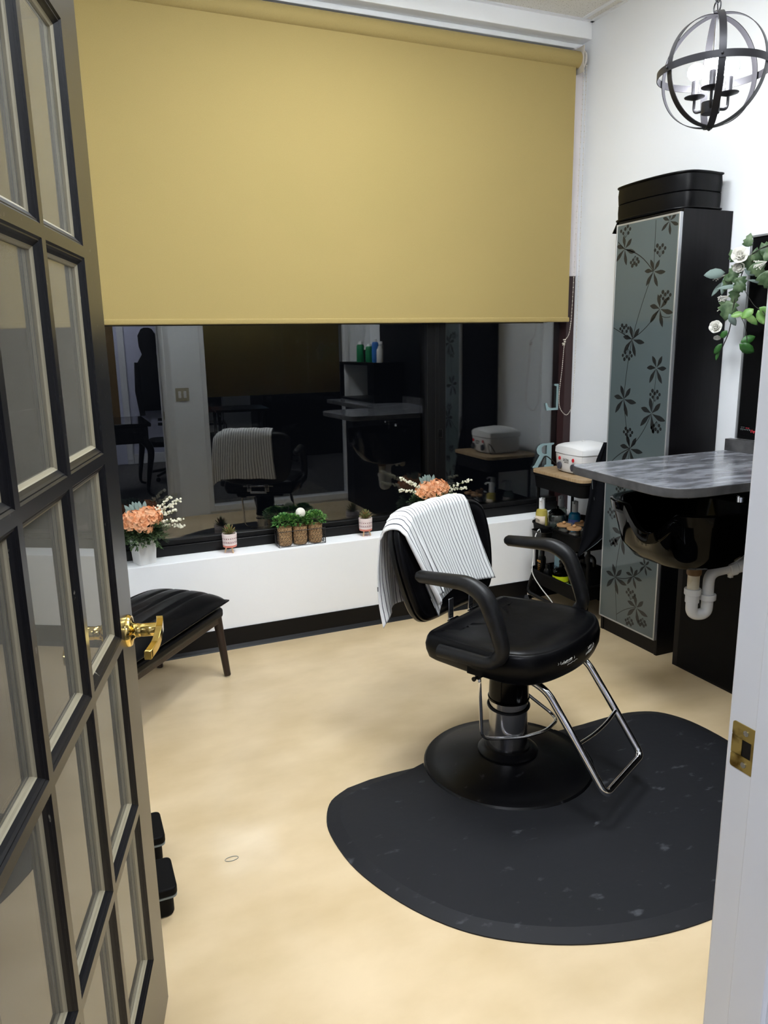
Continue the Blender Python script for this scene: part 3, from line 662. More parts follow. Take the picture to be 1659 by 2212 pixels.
for y, z, a, L, W in ((2.455, 1.60, 190, .052, .028), (2.45, 1.60, -42, .075, .030), (2.395, 1.615, -140, .055, .040), (2.39, 1.61, -65, .065, .036), (2.375, 1.62, -30, .06, .035), (2.46, 1.59, -20, .03, .02)):
    gleaf(b, y, z, a, L, W, oval)
b.build('vine_leaves', 'ivyb', gl, solid=.0008)
b = MB()
for y, z, a, L, W in ((2.45, 1.478, 25, .062, .036), (2.452, 1.472, -32, .072, .046), (2.555, 1.475, -125, .055, .026), (2.575, 1.45, -100, .05, .016), (2.53, 1.53, -130, .04, .028), (2.55, 1.50, 150, .03, .02)):
    gleaf(b, y, z, a, L, W, oval)
b.build('deep_leaves', 'ivyd', gl, solid=.0008)
def rose(name, c, s, parent, facing=(-.8, -.55, .2)):
    b = MB(); fz = Vector(facing).normalized(); u = fz.orthogonal().normalized(); w = fz.cross(u); c = Vector(c)
    for ring, (rad, tilt, n, sz) in enumerate(((.05, .15, 3, .55), (.22, .35, 5, .7), (.42, .7, 5, .85), (.6, 1.1, 6, 1.0))):
        for k in range(n):
            a = 2*pi*k/n+ring*.7; o = u*cos(a)+w*sin(a)
            d = (fz*cos(tilt)+o*sin(tilt)); b.leaf(tuple(c+o*rad*s*.3-fz*s*.2), d, -o if ring < 3 else fz-o*.5, s*sz*.9, s*sz*1.0, 0, -.25, .18, [(0, .3), (.3, .9), (.6, 1), (.85, .8), (1, .35)])
    return b.build(name, 'rose', parent, solid=.0006)
rose('rose', G(2.475, 1.835, 2.71), .040, gl); rose('rose', G(2.577, 1.545, 2.71), .032, gl); rose('rose', G(2.485, 1.795, 2.715), .028, gl, (-.6, -.6, -.5)); rose('rose', G(2.575, 1.505, 2.72), .018, gl, (-.5, -.4, -.8))
for cy, cz, n, s in ((2.595, 1.755, 14, .012), (2.56, 1.665, 16, .014), (2.385, 1.79, 20, .018), (2.575, 1.62, 8, .01)):
    b = MB()
    for i in range(n):
        q = G(cy+random.uniform(-s, s), cz+random.uniform(-s, s), 2.71+random.uniform(-.01, .01)); b.sphere(q, .0025, 0, 6, 4); b.tube([q, G(cy-.02, cz+.012, 2.74)], .0006, 4)
    b.build('white_pips', 'rose', gl)

# ------------------------------------------------------------------ utility trolley
TX0, TX1, TY0, TY1 = 2.44, 2.80, 3.12, 3.58
tr = thing('utility_trolley', 'black three-tier metal trolley between the window wall and tall cabinet', 'trolley', (TX0, TY0, 0))
tw, tl = TX1-TX0, TY1-TY0
def tray(z, h, name='tray'):
    b = MB(); o1 = rrect(0, 0, tw, tl, .05, 6); o0 = inset(o1, .012)
    R_ = [[(p[0], p[1], z-h) for p in inset(o1, .03)], [(p[0], p[1], z-h) for p in o0], [(p[0], p[1], z-.012) for p in inset(o1, .002)], [(p[0], p[1], z-.008) for p in inset(o1, -.004)], [(p[0], p[1], z) for p in inset(o1, -.004)], [(p[0], p[1], z) for p in inset(o1, .003)], [(p[0], p[1], z-.05) for p in inset(o1, .010)]]
    b.rings(R_); return b.build(name, 'blackmatte', tr)
tray(.775, .080); tray(.492, .085); tray(.215, .085)
for sx in (.05, tw-.05):
    for sy in (.0, tl): pass
for sy in (-.004, tl+.004):
    for sx in (.06, tw-.06):
        MB().tube([(sx, sy, .06), (sx, sy, .765)], .009, 10).build('post', 'blackmatte', tr)

for yy in (.0, 1.0):
    pass
b = MB(); b.tube(fillet([(.02, tl-.03, .20), (-.005, tl-.01, .085), (-.02, tl-.04, .07), (-.02, .03, .07), (.02, .0, .085), (.04, .02, .20)], .04), .010, 10)
b.build('base_frame', 'black', tr); b = MB(); b.tube(fillet([(tw-.02, tl-.03, .20), (tw, tl-.01, .085), (tw, .03, .07), (tw-.02, .02, .20)], .04), .010, 10); b.build('base_frame', 'black', tr)
for i, (cx, cy) in enumerate(((-.01, tl-.02), (-.01, .03), (tw-.01, tl-.02), (tw-.01, .03))):
    b = MB(); b.at(loc=(cx, cy, .027), rot=(0, pi/2, 0)).lathe([(.008, -.010), (.025, -.010), (.025, .010), (.008, .010)], 18); b.at().tube([(cx, cy, .04), (cx, cy, .07)], .006, 8)
    b.build('caster', ['chrome'], tr)
wd = MB(); wd.prism(rrect(-.004, -.004, tw+.004, tl+.004, .05, 6), .777, .795, 'z'); wd.build('wooden_top', 'trolleywood', tr, bevel=.002)

# wax warmer on the trolley
wx = thing('wax_warmer', 'white double wax warmer with two dials on the trolley top', 'wax warmer', (2.515, 3.220, .796)); wx.scale = (1.04, 1.07, 1.17)
# local: front faces -X ; y 0 (camera side) .. .235
def wrect(ix, bulge): 
    pts = []
    D, Wy = .225, .235; r = .03
    for i in range(9): t = i/8; pts.append((0+ix-bulge*sin(pi*t), ix+r+(Wy-2*ix-2*r)*(1-t)))
    pts += [(ix+.008, ix+.010), (ix+r, ix), (D-ix-r, ix), (D-ix-.006, ix+.006), (D-ix, ix+r), (D-ix, Wy-ix-r), (D-ix-.006, Wy-ix-.006), (D-ix-r, Wy-ix), (ix+r, Wy-ix), (ix+.008, Wy-ix-.010)]
    return pts
b = MB(); b.rings([[(p[0], p[1], z) for p in wrect(i, bu)] for i, z, bu in ((.03, 0, .01), (.012, .004, .012), (.004, .02, .014), (0, .085, .014), (.004, .088, .010))][::1]); b.build('body', 'warmer', wx)
b = MB(); b.rings([[(p[0], p[1], z+(.012*(1-((p[1]-.1175)/.1175)**2) if z > .11 else 0)) for p in wrect(i, bu)] for i, z, bu in ((.006, .087, .008), (-.003, .090, .012), (-.002, .112, .012), (.006, .120, .008), (.03, .126, .004), (.08, .130, .0))]); b.build('lid', 'warmer', wx)
MB().at(loc=(.10, .12, .140)).lathe([(.008, 0), (.008, .004), (.005, .007)], 14).build('vent_cap', 'warmer', wx)
for ky in (.055, .165):
    b = MB(); b.at(loc=(-.010, ky, .032), rot=(0, -pi/2, 0)).lathe([(.0175, 0), (.0165, .008), (.010, .010)], 20); b.at().box((-.023, ky-.003, .018), (-.018, ky+.003, .046)); b.build('dial', 'knob', wx)
    MB().at(loc=(-.0108, ky+.002, .066), rot=(0, -pi/2, 0)).lathe([(.009, 0), (.008, .003)], 16).build('indicator_lamp', 'red', wx)
text('logo', 'SATIN', .017, 'ink', wx, (-.0150, .112, .062), ((0, -1, 0), (0, 0, 1), (-1, 0, 0))); text('logo', 'SMOOTH', .008, 'ink', wx, (-.0150, .106, .051), ((0, -1, 0), (0, 0, 1), (-1, 0, 0)))
tag(MB().tube(smooth_path([(2.55, 3.47, .81), (2.49, 3.50, .87), (2.475, 3.52, .84), (2.48, 3.54, .81)], 6), .003, 6).build('power_cord', 'black'), 'short black cord looping behind the white wax warmer', 'cord')

# bottles
def pump_bottle(loc, liq, lab, pump, txt, label, rz=0):
    t = thing('pump_bottle', label, 'bottle', loc, rz); t.scale = (1.1, 1.1, 1.10)
    MB().lathe([(.026, 0), (.031, .004), (.031, .085), (.027, .103), (.014, .112), (.013, .118)], 28).build('bottle', liq, t)
    b = MB(); n = 28; rg = []
    for z in (.018, .075): rg.append([(.0316*cos(a), .0316*sin(a), z) for a in [radians(110+160*j/n) for j in range(n+1)]])
    b.rings(rg, 0, False); b.build('label', lab, t, solid=.0004)
    if txt: text('print', txt, .019, 'ink' if lab == 'label' else 'inkwhite', t, (-.0330, -.004, .055), ((0, -1, 0), (0, 0, 1), (-1, 0, 0)), .0003)
    b = MB(); b.lathe([(.0155, .110), (.0155, .166), (.012, .139), (.005, .140), (.005, .158), (.008, .160), (.008, .168), (.004, .170)], 18); b.tube(fillet([(0, 0, .165), (-.02, -.02, .167), (-.028, -.028, .156)], .01), .0045, 8); b.build('pump', pump, t)
    return t
pump_bottle((2.492, 3.535, .443), 'yellowliq', 'label', 'pumpwhite', 'SATIN', 'amber lotion bottle with white pump on the middle trolley tray')
pump_bottle((2.60, 3.375, .443), 'blueliq', 'labelblue', 'pumpgrey', 'SATIN', 'blue liquid bottle with grey pump on the middle trolley tray')
pump_bottle((2.62, 3.53, .443), 'water', 'cotton', 'pumpgrey', None, 'clear bottle with grey pump at the back of the middle tray')
j = thing('glass_jar', 'large clear glass jar with black conical lid on the middle trolley tray', 'jar', (2.53, 3.445, .443)); j.scale = (1, 1, 1.05)
MB().lathe([(.044, 0), (.048, .005), (.048, .085), (.043, .098), (.040, .10)], 32).build('jar_body', 'jarglass', j); MB().lathe([(.045, .003), (.045, .05)], 32).build('liquid', 'water', j)
MB().lathe([(.046, .098), (.047, .105), (.025, .125), (.012, .13), (.010, .142), (.006, .144)], 28).build('lid', 'blackgloss', j)
b = MB(); b.tube(smooth_path([(-.045, -.05, .03), (-.05, -.08, .055), (-.055, -.10, .072)], 6), .003, 6); b.tube(smooth_path([(-.05, -.05, .025), (-.06, -.09, .04), (-.055, -.12, .045)], 6), .003, 6)
tag(b.build('tweezers', 'steel', loc=(2.53, 3.445, .455)), 'steel tweezers leaning beside the clear glass jar', 'tweezers')
first = None
for i, (x, y, lab) in enumerate(((2.50, 3.335, 'nearest small glass jar with wooden lid, beside the black hanging cup'), (2.50, 3.245, 'small glass jar with wooden lid next to the black apron edge'), (2.60, 3.31, 'small glass jar with wooden lid behind the other two lidded jars'), (2.60, 3.225, 'small lidded jar almost hidden behind the hanging black apron'))):
    if i == 0:
        first = thing('lidded_jar', lab, 'jar', (x, y, .443), 0, 'small glass jars with wooden lids'); first.scale = (1.1, 1.1, .92)
        MB().lathe([(.028, 0), (.030, .004), (.030, .062), (.028, .066)], 24).build('jar_body', 'jarglass', first); MB().lathe([(.026, .003), (.027, .040), (.02, .044)], 20).build('filling', 'cotton', first)
        b = MB().lathe([(.028, .064), (.036, .067), (.036, .076), (.034, .078)], 28).build('lid', 'bamboo', first); MB().sphere((0, 0, .087), .0095, 0, 14, 8).build('knob', 'bamboo', b)
    else: dup(first, (x, y, .443), 0, lab)
cu = thing('hanging_cup', 'black plastic cup hooked on the side of the middle trolley tray', 'cup', (2.392, 3.40, .375))
b = MB(); o1 = rrect(-.035, -.075, .035, .045, .02, 5)
b.rings([[(p[0]*.8, p[1]*.8, 0) for p in o1], [(p[0], p[1], .10) for p in o1], [(p[0]*1.08, p[1]*1.06, .104) for p in o1], [(p[0]*.97, p[1]*.97, .104) for p in o1], [(p[0]*.78, p[1]*.78, .01) for p in o1]]); b.build('cup', 'black', cu)
MB().box((.034, -.03, .095), (.056, .01, .122)).build('hook', 'black', cu)
tag(MB().tube(smooth_path([(2.395, 3.40, .44), (2.38, 3.395, .485), (2.345, 3.385, .44), (2.335, 3.38, .33), (2.325, 3.37, .25), (2.36, 3.34, .17), (2.40, 3.28, .09), (2.42, 3.24, .01), (2.46, 3.2, .006)], 8), .0028, 8).build('charging_cable', 'cable'), 'white cable hanging from the black cup down to the floor', 'cable')
# bottom tray
t = thing('spray_bottle', 'slim black spray bottle with gold lettering on the bottom trolley tray', 'bottle', (2.492, 3.52, .166)); t.scale = (1.05, 1.05, 1.05)
MB().lathe([(.02, 0), (.022, .003), (.022, .10), (.018, .113), (.010, .118)], 24).build('bottle', 'black', t); MB().lathe([(.013, .115), (.013, .140), (.009, .146), (.009, .160), (.006, .162)], 16).build('spray_head', 'black', t)
text('print', 'MKE', .017, 'inkorange', t, (-.0226, -.003, .088), ((0, -1, 0), (0, 0, 1), (-1, 0, 0)), .0004, .0004)
for i in range(5): text('print', 'mmnm', .008, 'inkorange', t, (-.0226, -.003, .07-.010*i), ((0, -1, 0), (0, 0, 1), (-1, 0, 0)))
t = thing('small_bottle', 'short black bottle beside the slim spray bottle', 'bottle', (2.485, 3.455, .166)); t.scale = (1.05, 1.05, 1.05); MB().lathe([(.018, 0), (.020, .004), (.020, .05), (.012, .062)], 20).build('bottle', 'black', t); MB().lathe([(.012, .062), (.012, .085)], 14).build('cap', 'black', t)
text('print', 'o', .016, 'inkorange', t, (-.0208, 0, .03), ((0, -1, 0), (0, 0, 1), (-1, 0, 0)))
t = thing('cream_tube', 'pale blue squeeze tube standing on its cap in the bottom tray', 'tube', (2.535, 3.43, .166)); t.scale = (1.05, 1.05, 1.05)
MB().rings([[(.016*cos(a)*k, .022*sin(a)*w, z) for a in [2*pi*i/20 for i in range(20)]] for k, w, z in ((1, 1, .02), (1, 1.02, .05), (.7, 1.15, .09), (.12, 1.3, .128), (.08, 1.32, .14))]).build('tube', 'tubeblue', t); MB().lathe([(.018, 0), (.018, .02)], 20).build('cap', 'tubeblue', t)
text('print', 'CREW', .017, 'ink', t, (-.0165, 0, .074), ((0, -1, 0), (.12, 0, .99), (-.99, 0, .12)))
t = thing('pump_jar', 'round black jar with lime yellow label and black pump in the bottom tray', 'jar', (2.512, 3.365, .166)); t.scale = (1.05, 1.05, 1.05)
MB().lathe([(.040, 0), (.044, .004), (.044, .048)], 32).build('jar_body', 'lime', t); MB().lathe([(.0445, .046), (.046, .05), (.044, .068), (.030, .082), (.012, .086), (.010, .092)], 32).build('shoulder', 'blackgloss', t)
MB().lathe([(.0443, .012), (.0443, .016)], 32).build('stripe', 'ink', t)
MB().lathe([(.011, .09), (.011, .105), (.006, .107), (.006, .112), (.012, .114), (.012, .124), (.006, .127)], 16).build('pump', 'black', t)
text('print', 'HAIR', .012, 'ink', t, (-.0446, 0, .034), ((0, -1, 0), (0, 0, 1), (-1, 0, 0)))
t = thing('spray_trigger_bottle', 'black jug with moulded handle in the bottom tray behind the armrest', 'bottle', (2.62, 3.26, .166))
b = MB(); b.prism(rrect(-.05, -.06, .05, .06, .02, 5), 0, .12, 'z'); b.build('jug', 'blackmatte', t, bevel=.01)
b = MB(); b.tube(fillet([(0, -.045, .12), (0, -.045, .165), (0, .02, .175), (0, .02, .12)], .03), .011, 10); b.at(loc=(0, .045, .12)).lathe([(.014, 0), (.014, .022)], 16); b.build('handle', 'black', t)
t = thing('trigger_sprayer', 'black trigger sprayer at the back of the bottom trolley tray', 'bottle', (2.68, 3.40, .166)); MB().lathe([(.03, 0), (.032, .004), (.032, .10), (.012, .13)], 20).build('bottle', 'blackgloss', t)
b = MB(); b.lathe([(.014, .13), (.014, .15)], 14); b.box((-.05, -.012, .15), (.02, .012, .175)); b.box((-.03, -.006, .115), (-.022, .006, .152)); b.build('trigger', 'black', t, bevel=.003)
tag(MB().prism(rrect(-.02, -.045, .02, .045, .012, 5), 0, .02, 'z').build('comb_case', 'mint', loc=(2.485, 3.26, .166), bevel=.004), 'small mint green case lying in the bottom trolley tray', 'case')

# apron draped over the trolley corner
b = MB(); nu, nvv = 14, 26
rows = [  # (z, left(y,x), right(y,x)) far edge and near edge of the hanging cloth
 (.99, (3.10, 2.545), (3.07, 2.56)), (.90, (3.105, 2.505), (3.07, 2.57)), (.80, (3.11, 2.487), (3.07, 2.575)), (.70, (3.11, 2.472), (3.07, 2.575)), (.60, (3.11, 2.455), (3.07, 2.57)), (.51, (3.11, 2.440), (3.07, 2.565)), (.46, (3.11, 2.430), (3.085, 2.51)), (.42, (3.11, 2.422), (3.10, 2.45)), (.40, (3.11, 2.420), (3.108, 2.424))]
vs = []; fs = []
for i in range(nvv+1):
    t = i/nvv*(len(rows)-1); k = min(int(t), len(rows)-2); ft = t-k; a, c = rows[k], rows[k+1]
    z = a[0]*(1-ft)+c[0]*ft; l = [a[1][q]*(1-ft)+c[1][q]*ft for q in (0, 1)]; r = [a[2][q]*(1-ft)+c[2][q]*ft for q in (0, 1)]
    for jx in range(nu+1):
        s = jx/nu; vs.append((l[1]*(1-s)+r[1]*s, l[0]*(1-s)+r[0]*s-.010-.010*sin(s*9+t*.6)*sin(pi*s), z))
for i in range(nvv):
    for jx in range(nu): a = i*(nu+1)+jx; fs.append((a, a+1, a+nu+2, a+nu+1))
ap = thing('apron', 'black cloth apron with white piping draped over the trolley corner', 'apron')
b.add(vs, fs); b.build('cloth', 'apron', ap, solid=.003)
b = MB(); e = [Vector(vs[i*(nu+1)+nu])+Vector((-.003, -.002, 0)) for i in range(14, nvv+1)]; b.tube(e, .0009, 5); b.build('piping', 'inkgrey', ap); b = MB()
e2 = [Vector(vs[(7+q)*(nu+1)+int(1+q*1.6)])+Vector((-.004, 0, 0)) for q in range(-4, 4) if 0 <= int(1+q*1.6) <= nu]; b.tube(e2, .0009, 5); b.build('piping', 'inkgrey', ap)

# ------------------------------------------------------------------ things on the sill
ZS = .484
def hydrangea(b, c, r, n, flat=.75, mi=0, s=.016):
    for i in range(n):
        ph = math.acos(1-1.55*(i+.5)/n); th = i*2.39996
        d = Vector((sin(ph)*cos(th), sin(ph)*sin(th), cos(ph)*flat)); p = Vector(c)+d*r*random.uniform(.86, 1.05); nn = (d+Vector((random.uniform(-.3, .3), random.uniform(-.3, .3), random.uniform(-.2, .3)))).normalized()
        u = nn.orthogonal().normalized(); w = nn.cross(u); a0 = random.uniform(0, 6)
        for k in range(4):
            a = a0+k*pi/2; o = u*cos(a)+w*sin(a); b.leaf(tuple(p), o+nn*.25, nn, s*random.uniform(.9, 1.15), s*1.05, mi, -.05, .12, [(0, .25), (.35, .85), (.7, 1), (1, .45)])
def spray(bs, bl_, base, tip, n=26, s=.0055):
    base = Vector(base); tip = Vector(tip); mid = (base+tip)/2+Vector((0, 0, .02)); pts = smooth_path([base, mid, tip], 8); bs.tube(pts, .0012, 5, 1)
    m = len(pts)
    for i in range(n):
        k = int(m*.35+(m*.65)*i/n); k = min(k, m-1); p = pts[k]+Vector((random.uniform(-1, 1), random.uniform(-1, 1), random.uniform(-.6, 1)))*.009; bl_.sphere(tuple(p), s*random.uniform(.8, 1.15), 0, 7, 5)
def sprigs(b, c, n, L0, up=(.1, .9), mi=0, lw=.009, spread=1.0, az=(0, 2*pi)):
    for i in range(n):
        a = random.uniform(*az); e = random.uniform(*up); d = Vector((cos(a)*cos(e)*spread, sin(a)*cos(e)*spread, sin(e))); L = L0*random.uniform(.6, 1.1); p0 = Vector(c)
        tip = p0+d*L; q = smooth_path([p0, p0+d*L*.5+Vector((0, 0, .01)), tip-Vector((0, 0, .012))], 5)
        for k, p in enumerate(q[2:]):
            for s in (1, -1, .3):
                dd = (d+Vector((random.uniform(-.8, .8), random.uniform(-.8, .8), random.uniform(-.3, .7)))).normalized(); b.leaf(tuple(p), dd, (0, 0, 1), lw*2.0, lw*.75, mi, .1, .15)
def flower_pot(loc, rz, label, seed, az_sprays, side=1):
    random.seed(seed)
    t = thing('flower_arrangement', label, 'flower arrangement', loc, rz, 'peach hydrangea arrangements on the sill')
    b = MB(); o = rrect(-.048, -.048, .048, .048, .006, 4); b.rings([[(p[0]*k, p[1]*k, z) for p in o] for k, z in ((.82, 0), (.86, .002), (1.0, .115), (1.0, .117), (.93, .117), (.90, .10))]); b.build('vase', 'white_cer', t)
    b = MB(); hydrangea(b, (-.040, -.012, .215), .058, 60, s=.018); hydrangea(b, (.038, -.004, .222), .058, 60, s=.018); hydrangea(b, (-.010, -.05, .185), .034, 20, s=.018); b.build('hydrangea_bloom', 'petal', t, smooth=False)
    b = MB(); sprigs(b, (0, 0, .150), 110, .118, (-.45, .5), lw=.011); b.build('greenery', 'green', t, smooth=False)
    b = MB()
    for a, e, L in ((150, 70, .05), (170, 60, .06), (120, 75, .055), (60, 68, .055), (35, 60, .06), (100, 80, .05), (195, 50, .05)):
        d = Vector((cos(radians(a))*cos(radians(e)), sin(radians(a))*cos(radians(e)), sin(radians(e)))); b.leaf(tuple(Vector((0, .01, .18))+d*.07), d, (0, -1, .3), L, .024, 0, .1, .1, oval)
    b.build('sage_leaves', 'sage', t, solid=.001)
    for dx_, dy_, dz_ in az_sprays:
        b = MB(); spray(b, b, (0, 0, .15), (dx_, dy_, dz_), 34); b.build('berry_spray', ['berry', 'vine'], t)
    return t
flower_pot((.318, 3.712, ZS), radians(20), 'peach hydrangea arrangement in white square vase beside the glazed door', 3, [(.13, -.06, .31), (.185, -.04, .285), (.16, -.05, .24), (.18, -.06, .19), (.19, -.05, .155), (.14, -.05, .27)])
flower_pot((1.875, 3.712, ZS), radians(8), 'peach hydrangea arrangement behind the salon chair backrest', 11, [(-.20, 0, .30), (-.205, .0, .235), (.255, -.02, .245), (.235, 0, .20), (.20, -.02, .16), (-.16, -.01, .28)])
# succulents
random.seed(5)
su = thing('succulent_pot', 'succulent in striped pink pot on wooden legs, left of the wire basket', 'plant pot', (.735, 3.712, ZS), .4, 'succulents in striped footed pots')
b = MB(); b.lathe([(.030, .030), (.034, .032), (.0355, .042)], 32, mi=0); b.lathe([(.0355, .042), (.0365, .086), (.0370, .098), (.0365, .100), (.0335, .100), (.0335, .094)], 32, mi=1, cap0=False)
for zr, up in ((.060, 1), (.076, -1)):
    for k in range(22):
        a = 2*pi*k/22; da = .085; r = .0367+.0004
        b.add([(r*cos(a-da), r*sin(a-da), zr-.003*up), (r*cos(a+da), r*sin(a+da), zr-.003*up), (r*cos(a), r*sin(a), zr+.004*up)], [(0, 1, 2)], 2)
b.lathe([(.0370, .0535), (.0370, .0545)], 32, mi=2, cap0=False, cap1=False)
b.build('pot', ['salmon', 'potwhite', 'maroon'], su)
MB().lathe([(.002, .097), (.033, .094)], 24, cap0=False, cap1=False).build('pebbles', 'gravel', su)
b = MB()
for ring, (n, e, L) in enumerate(((9, 20, .040), (9, 42, .045), (7, 62, .050), (4, 80, .052))):
    for k in range(n):
        a = 2*pi*k/n+ring*.4; d = (cos(a)*cos(radians(e)), sin(a)*cos(radians(e)), sin(radians(e))); b.leaf((0, 0, .096), d, (0, 0, 1), L, .009, 0, -.05, .25, [(0, .8), (.3, 1), (.7, .7), (1, .05)])
b.build('succulent', 'succ', su, solid=.002)
for k in range(3):
    a = 2*pi*k/3+.5; MB().tube([(.016*cos(a), .016*sin(a), .034), (.027*cos(a), .027*sin(a), 0)], [.0045, .003], 8).build('leg', 'lightwood', su)
dup(su, (1.475, 3.712, ZS), 1.2, 'succulent in striped pink pot on wooden legs, right of the wire basket')
# wire basket with burlap pots
wb = thing('wire_basket', 'black chicken wire basket standing on the white sill', 'basket', (1.105, 3.712, ZS), radians(-1))
BX, BY, BH = .125, .042, .082
b = MB(); r_ = .0018
for z in (.002, BH): b.tube([(-BX, -BY, z), (BX, -BY, z), (BX, BY, z), (-BX, BY, z)], r_, 6, closed=True)
for x in (-BX, BX):
    for y in (-BY, BY): b.tube([(x, y, .002), (x, y, BH)], r_, 6)
b.tube([(-BX, 0, BH), (-BX-.006, 0, BH-.03), (-BX-.006, 0, .03), (-BX, 0, .0)], r_, 5); b.tube([(BX, 0, BH), (BX+.008, -.02, BH-.01), (BX+.008, .02, BH-.012), (BX, 0, .0)], r_, 5)
b.build('rim', 'wire', wb)
b = MB(); hw, hh = .0125, .0215
def hexwire(P, wid):
    nx = int(wid/hw); 
    for i in range(nx+1):
        for k in range(5):
            x = i*hw*1.0; z = k*hh*.75+.004
            if i % 2: 
                pass
    rows = 5; dz = BH/rows
    for k in range(rows):
        cols = int(round(wid/(hw*1.25))); cw = wid/cols; off = (k % 2)*.5
        for i in range(-1, cols+1):
            x0 = (i+off)*cw; xm = x0+cw/2; x1 = x0+cw; zc = k*dz
            pa = (x0, zc+dz*.30); pb = (x0, zc+dz*.8); pc = (xm, zc+dz*1.12); pd = (x1, zc+dz*.8)
            for u, v in ((pa, pb), (pb, pc), (pc, pd)):
                if min(u[0], v[0]) < -.0005 or max(u[0], v[0]) > wid+.0005 or max(u[1], v[1]) > BH: continue
                b.tube([P(*u), P(*v)], .0008, 4)
hexwire(lambda u, z: (-BX+u, -BY, z), 2*BX); hexwire(lambda u, z: (-BX+u, BY, z), 2*BX); hexwire(lambda u, z: (-BX, -BY+u, z), 2*BY); hexwire(lambda u, z: (BX, -BY+u, z), 2*BY)
b.build('wire_mesh', 'wire', wb)
for i, (x, nm) in enumerate(((-.082, 'leftmost'), (0, 'middle'), (.082, 'rightmost'))):
    random.seed(20+i)
    t = thing('boxwood_plant', nm+' boxwood plant in a burlap pot inside the wire basket', 'potted plant', (1.105+x, 3.712-x*.017*-1*-1, ZS), 0, 'boxwood plants in burlap pots')
    MB().lathe([(.026, .003), (.034, .006), (.038, .03), (.0365, .07), (.039, .098), (.036, .100), (.034, .09)], 24).build('burlap_pot', 'burlap', t)
    b = MB()
    for q in range(520):
        a = random.uniform(0, 2*pi); e = random.uniform(-.25, 1.5); rr = random.uniform(.6, 1.05); p = Vector((.060*cos(a)*cos(e)*rr, .046*sin(a)*cos(e)*rr, .120+.042*sin(e)*rr))
        d = Vector((cos(a)*cos(e)+random.uniform(-.6, .6), sin(a)*cos(e)+random.uniform(-.6, .6), sin(e)+random.uniform(-.4, .6))); b.leaf(tuple(p), d, (0, 0, 1), .0155, .0105, 0, .1, .12, oval)
    b.build('foliage', 'box', t, smooth=False)
tag(MB().sphere((0, 0, 0), .026, 0, 20, 14, (1, .9, 1.05)).build('white_stone', 'stone', loc=(1.108, 3.70, ZS+.168)), 'smooth white egg-like stone nested in the middle boxwood', 'stone')

# ------------------------------------------------------------------ black leather ottoman
ot = thing('ottoman', 'black channel-tufted leather footstool bench with walnut legs in the corner', 'ottoman', (.236, 3.161, 0), radians(49.5))
# local: +X along the front edge towards the visible corner, +Y towards the window corner
b = MB(); nx, ny = 30, 48; LX, LY = .38, .20
def cushz(u, v):   # u,v in -1..1
    e = (1-abs(u)**3.2)*(1-abs(v)**3.0); ch = .5+.5*cos((v*.5+.5)*5*2*pi); return .365+.086*max(0, e)**.5-.011*max(0, ch-.80)*5*min(1, e*4)
vs = []; fs = []
for sgn in (1, -1):
    o = len(vs)
    for i in range(nx+1):
        for k in range(ny+1):
            u = -1+2*i/nx; v = -1+2*k/ny; e = (1-abs(u)**3.2)*(1-abs(v)**3.0)
            pinch = 1-.03*(1-abs(u*v)**6)
            z = cushz(u, v) if sgn > 0 else .365-.030*max(0, e)**.5
            vs.append((u*LX*(1-.05*(1-u*u)*0)*1.0, v*LY, z))
    for i in range(nx):
        for k in range(ny):
            a = o+i*(ny+1)+k; fs.append((a, a+ny+1, a+ny+2, a+1) if sgn > 0 else (a, a+1, a+ny+2, a+ny+1))
b.add(vs, fs); b.build('cushion', 'vinyl', ot, angle=80)
b = MB(); b.tube([(-LX, -LY, .365), (LX, -LY, .365), (LX, LY, .365), (-LX, LY, .365)], .004, 6, closed=True); b.build('piping', 'vinyl', ot)
MB().prism(rrect(-LX+.015, -LY+.012, LX-.015, LY-.012, .03, 5), .295, .340, 'z').build('seat_frame', 'vinyl', ot, bevel=.014, seg=3)
MB().box((-LX+.03, -LY+.025, .270), (LX-.03, LY-.025, .297)).build('rail', 'walnut', ot, bevel=.003)
for sx, sy in ((1, -1), (1, 1), (-1, -1), (-1, 1)):
    b = MB(); b.tube([(sx*(LX-.045), sy*(LY-.04), .30), (sx*(LX-.022), sy*(LY-.018), .006)], [.021, .0155], 16); b.tube([(sx*(LX-.022), sy*(LY-.018), .006), (sx*(LX-.022), sy*(LY-.018), .0)], .013, 12, 1); b.build('leg', ['walnut', 'steel'], ot)
# two low black boxes behind the door leaf
for (y, lab) in ((2.15, 'flat black lidded box on the floor behind the door, farther one'), (1.915, 'flat black lidded box on the floor behind the door, nearer one')):
    t = thing('lidded_box', lab, 'box', (.092, y, 0), 0, 'flat black boxes on the floor behind the door')
    MB().prism(rrect(-.065, -.060, .065, .060, .022, 5), 0, .062, 'z').build('box_body', 'blackmatte', t, bevel=.006)
    MB().prism(rrect(-.075, -.070, .075, .070, .016, 5), .068, .092, 'z').build('lid', 'blackmatte', t, bevel=.004)
    MB().prism(rrect(-.074, -.069, .074, .069, .015, 5), .062, .068, 'z').build('rim', 'inkgrey', t)

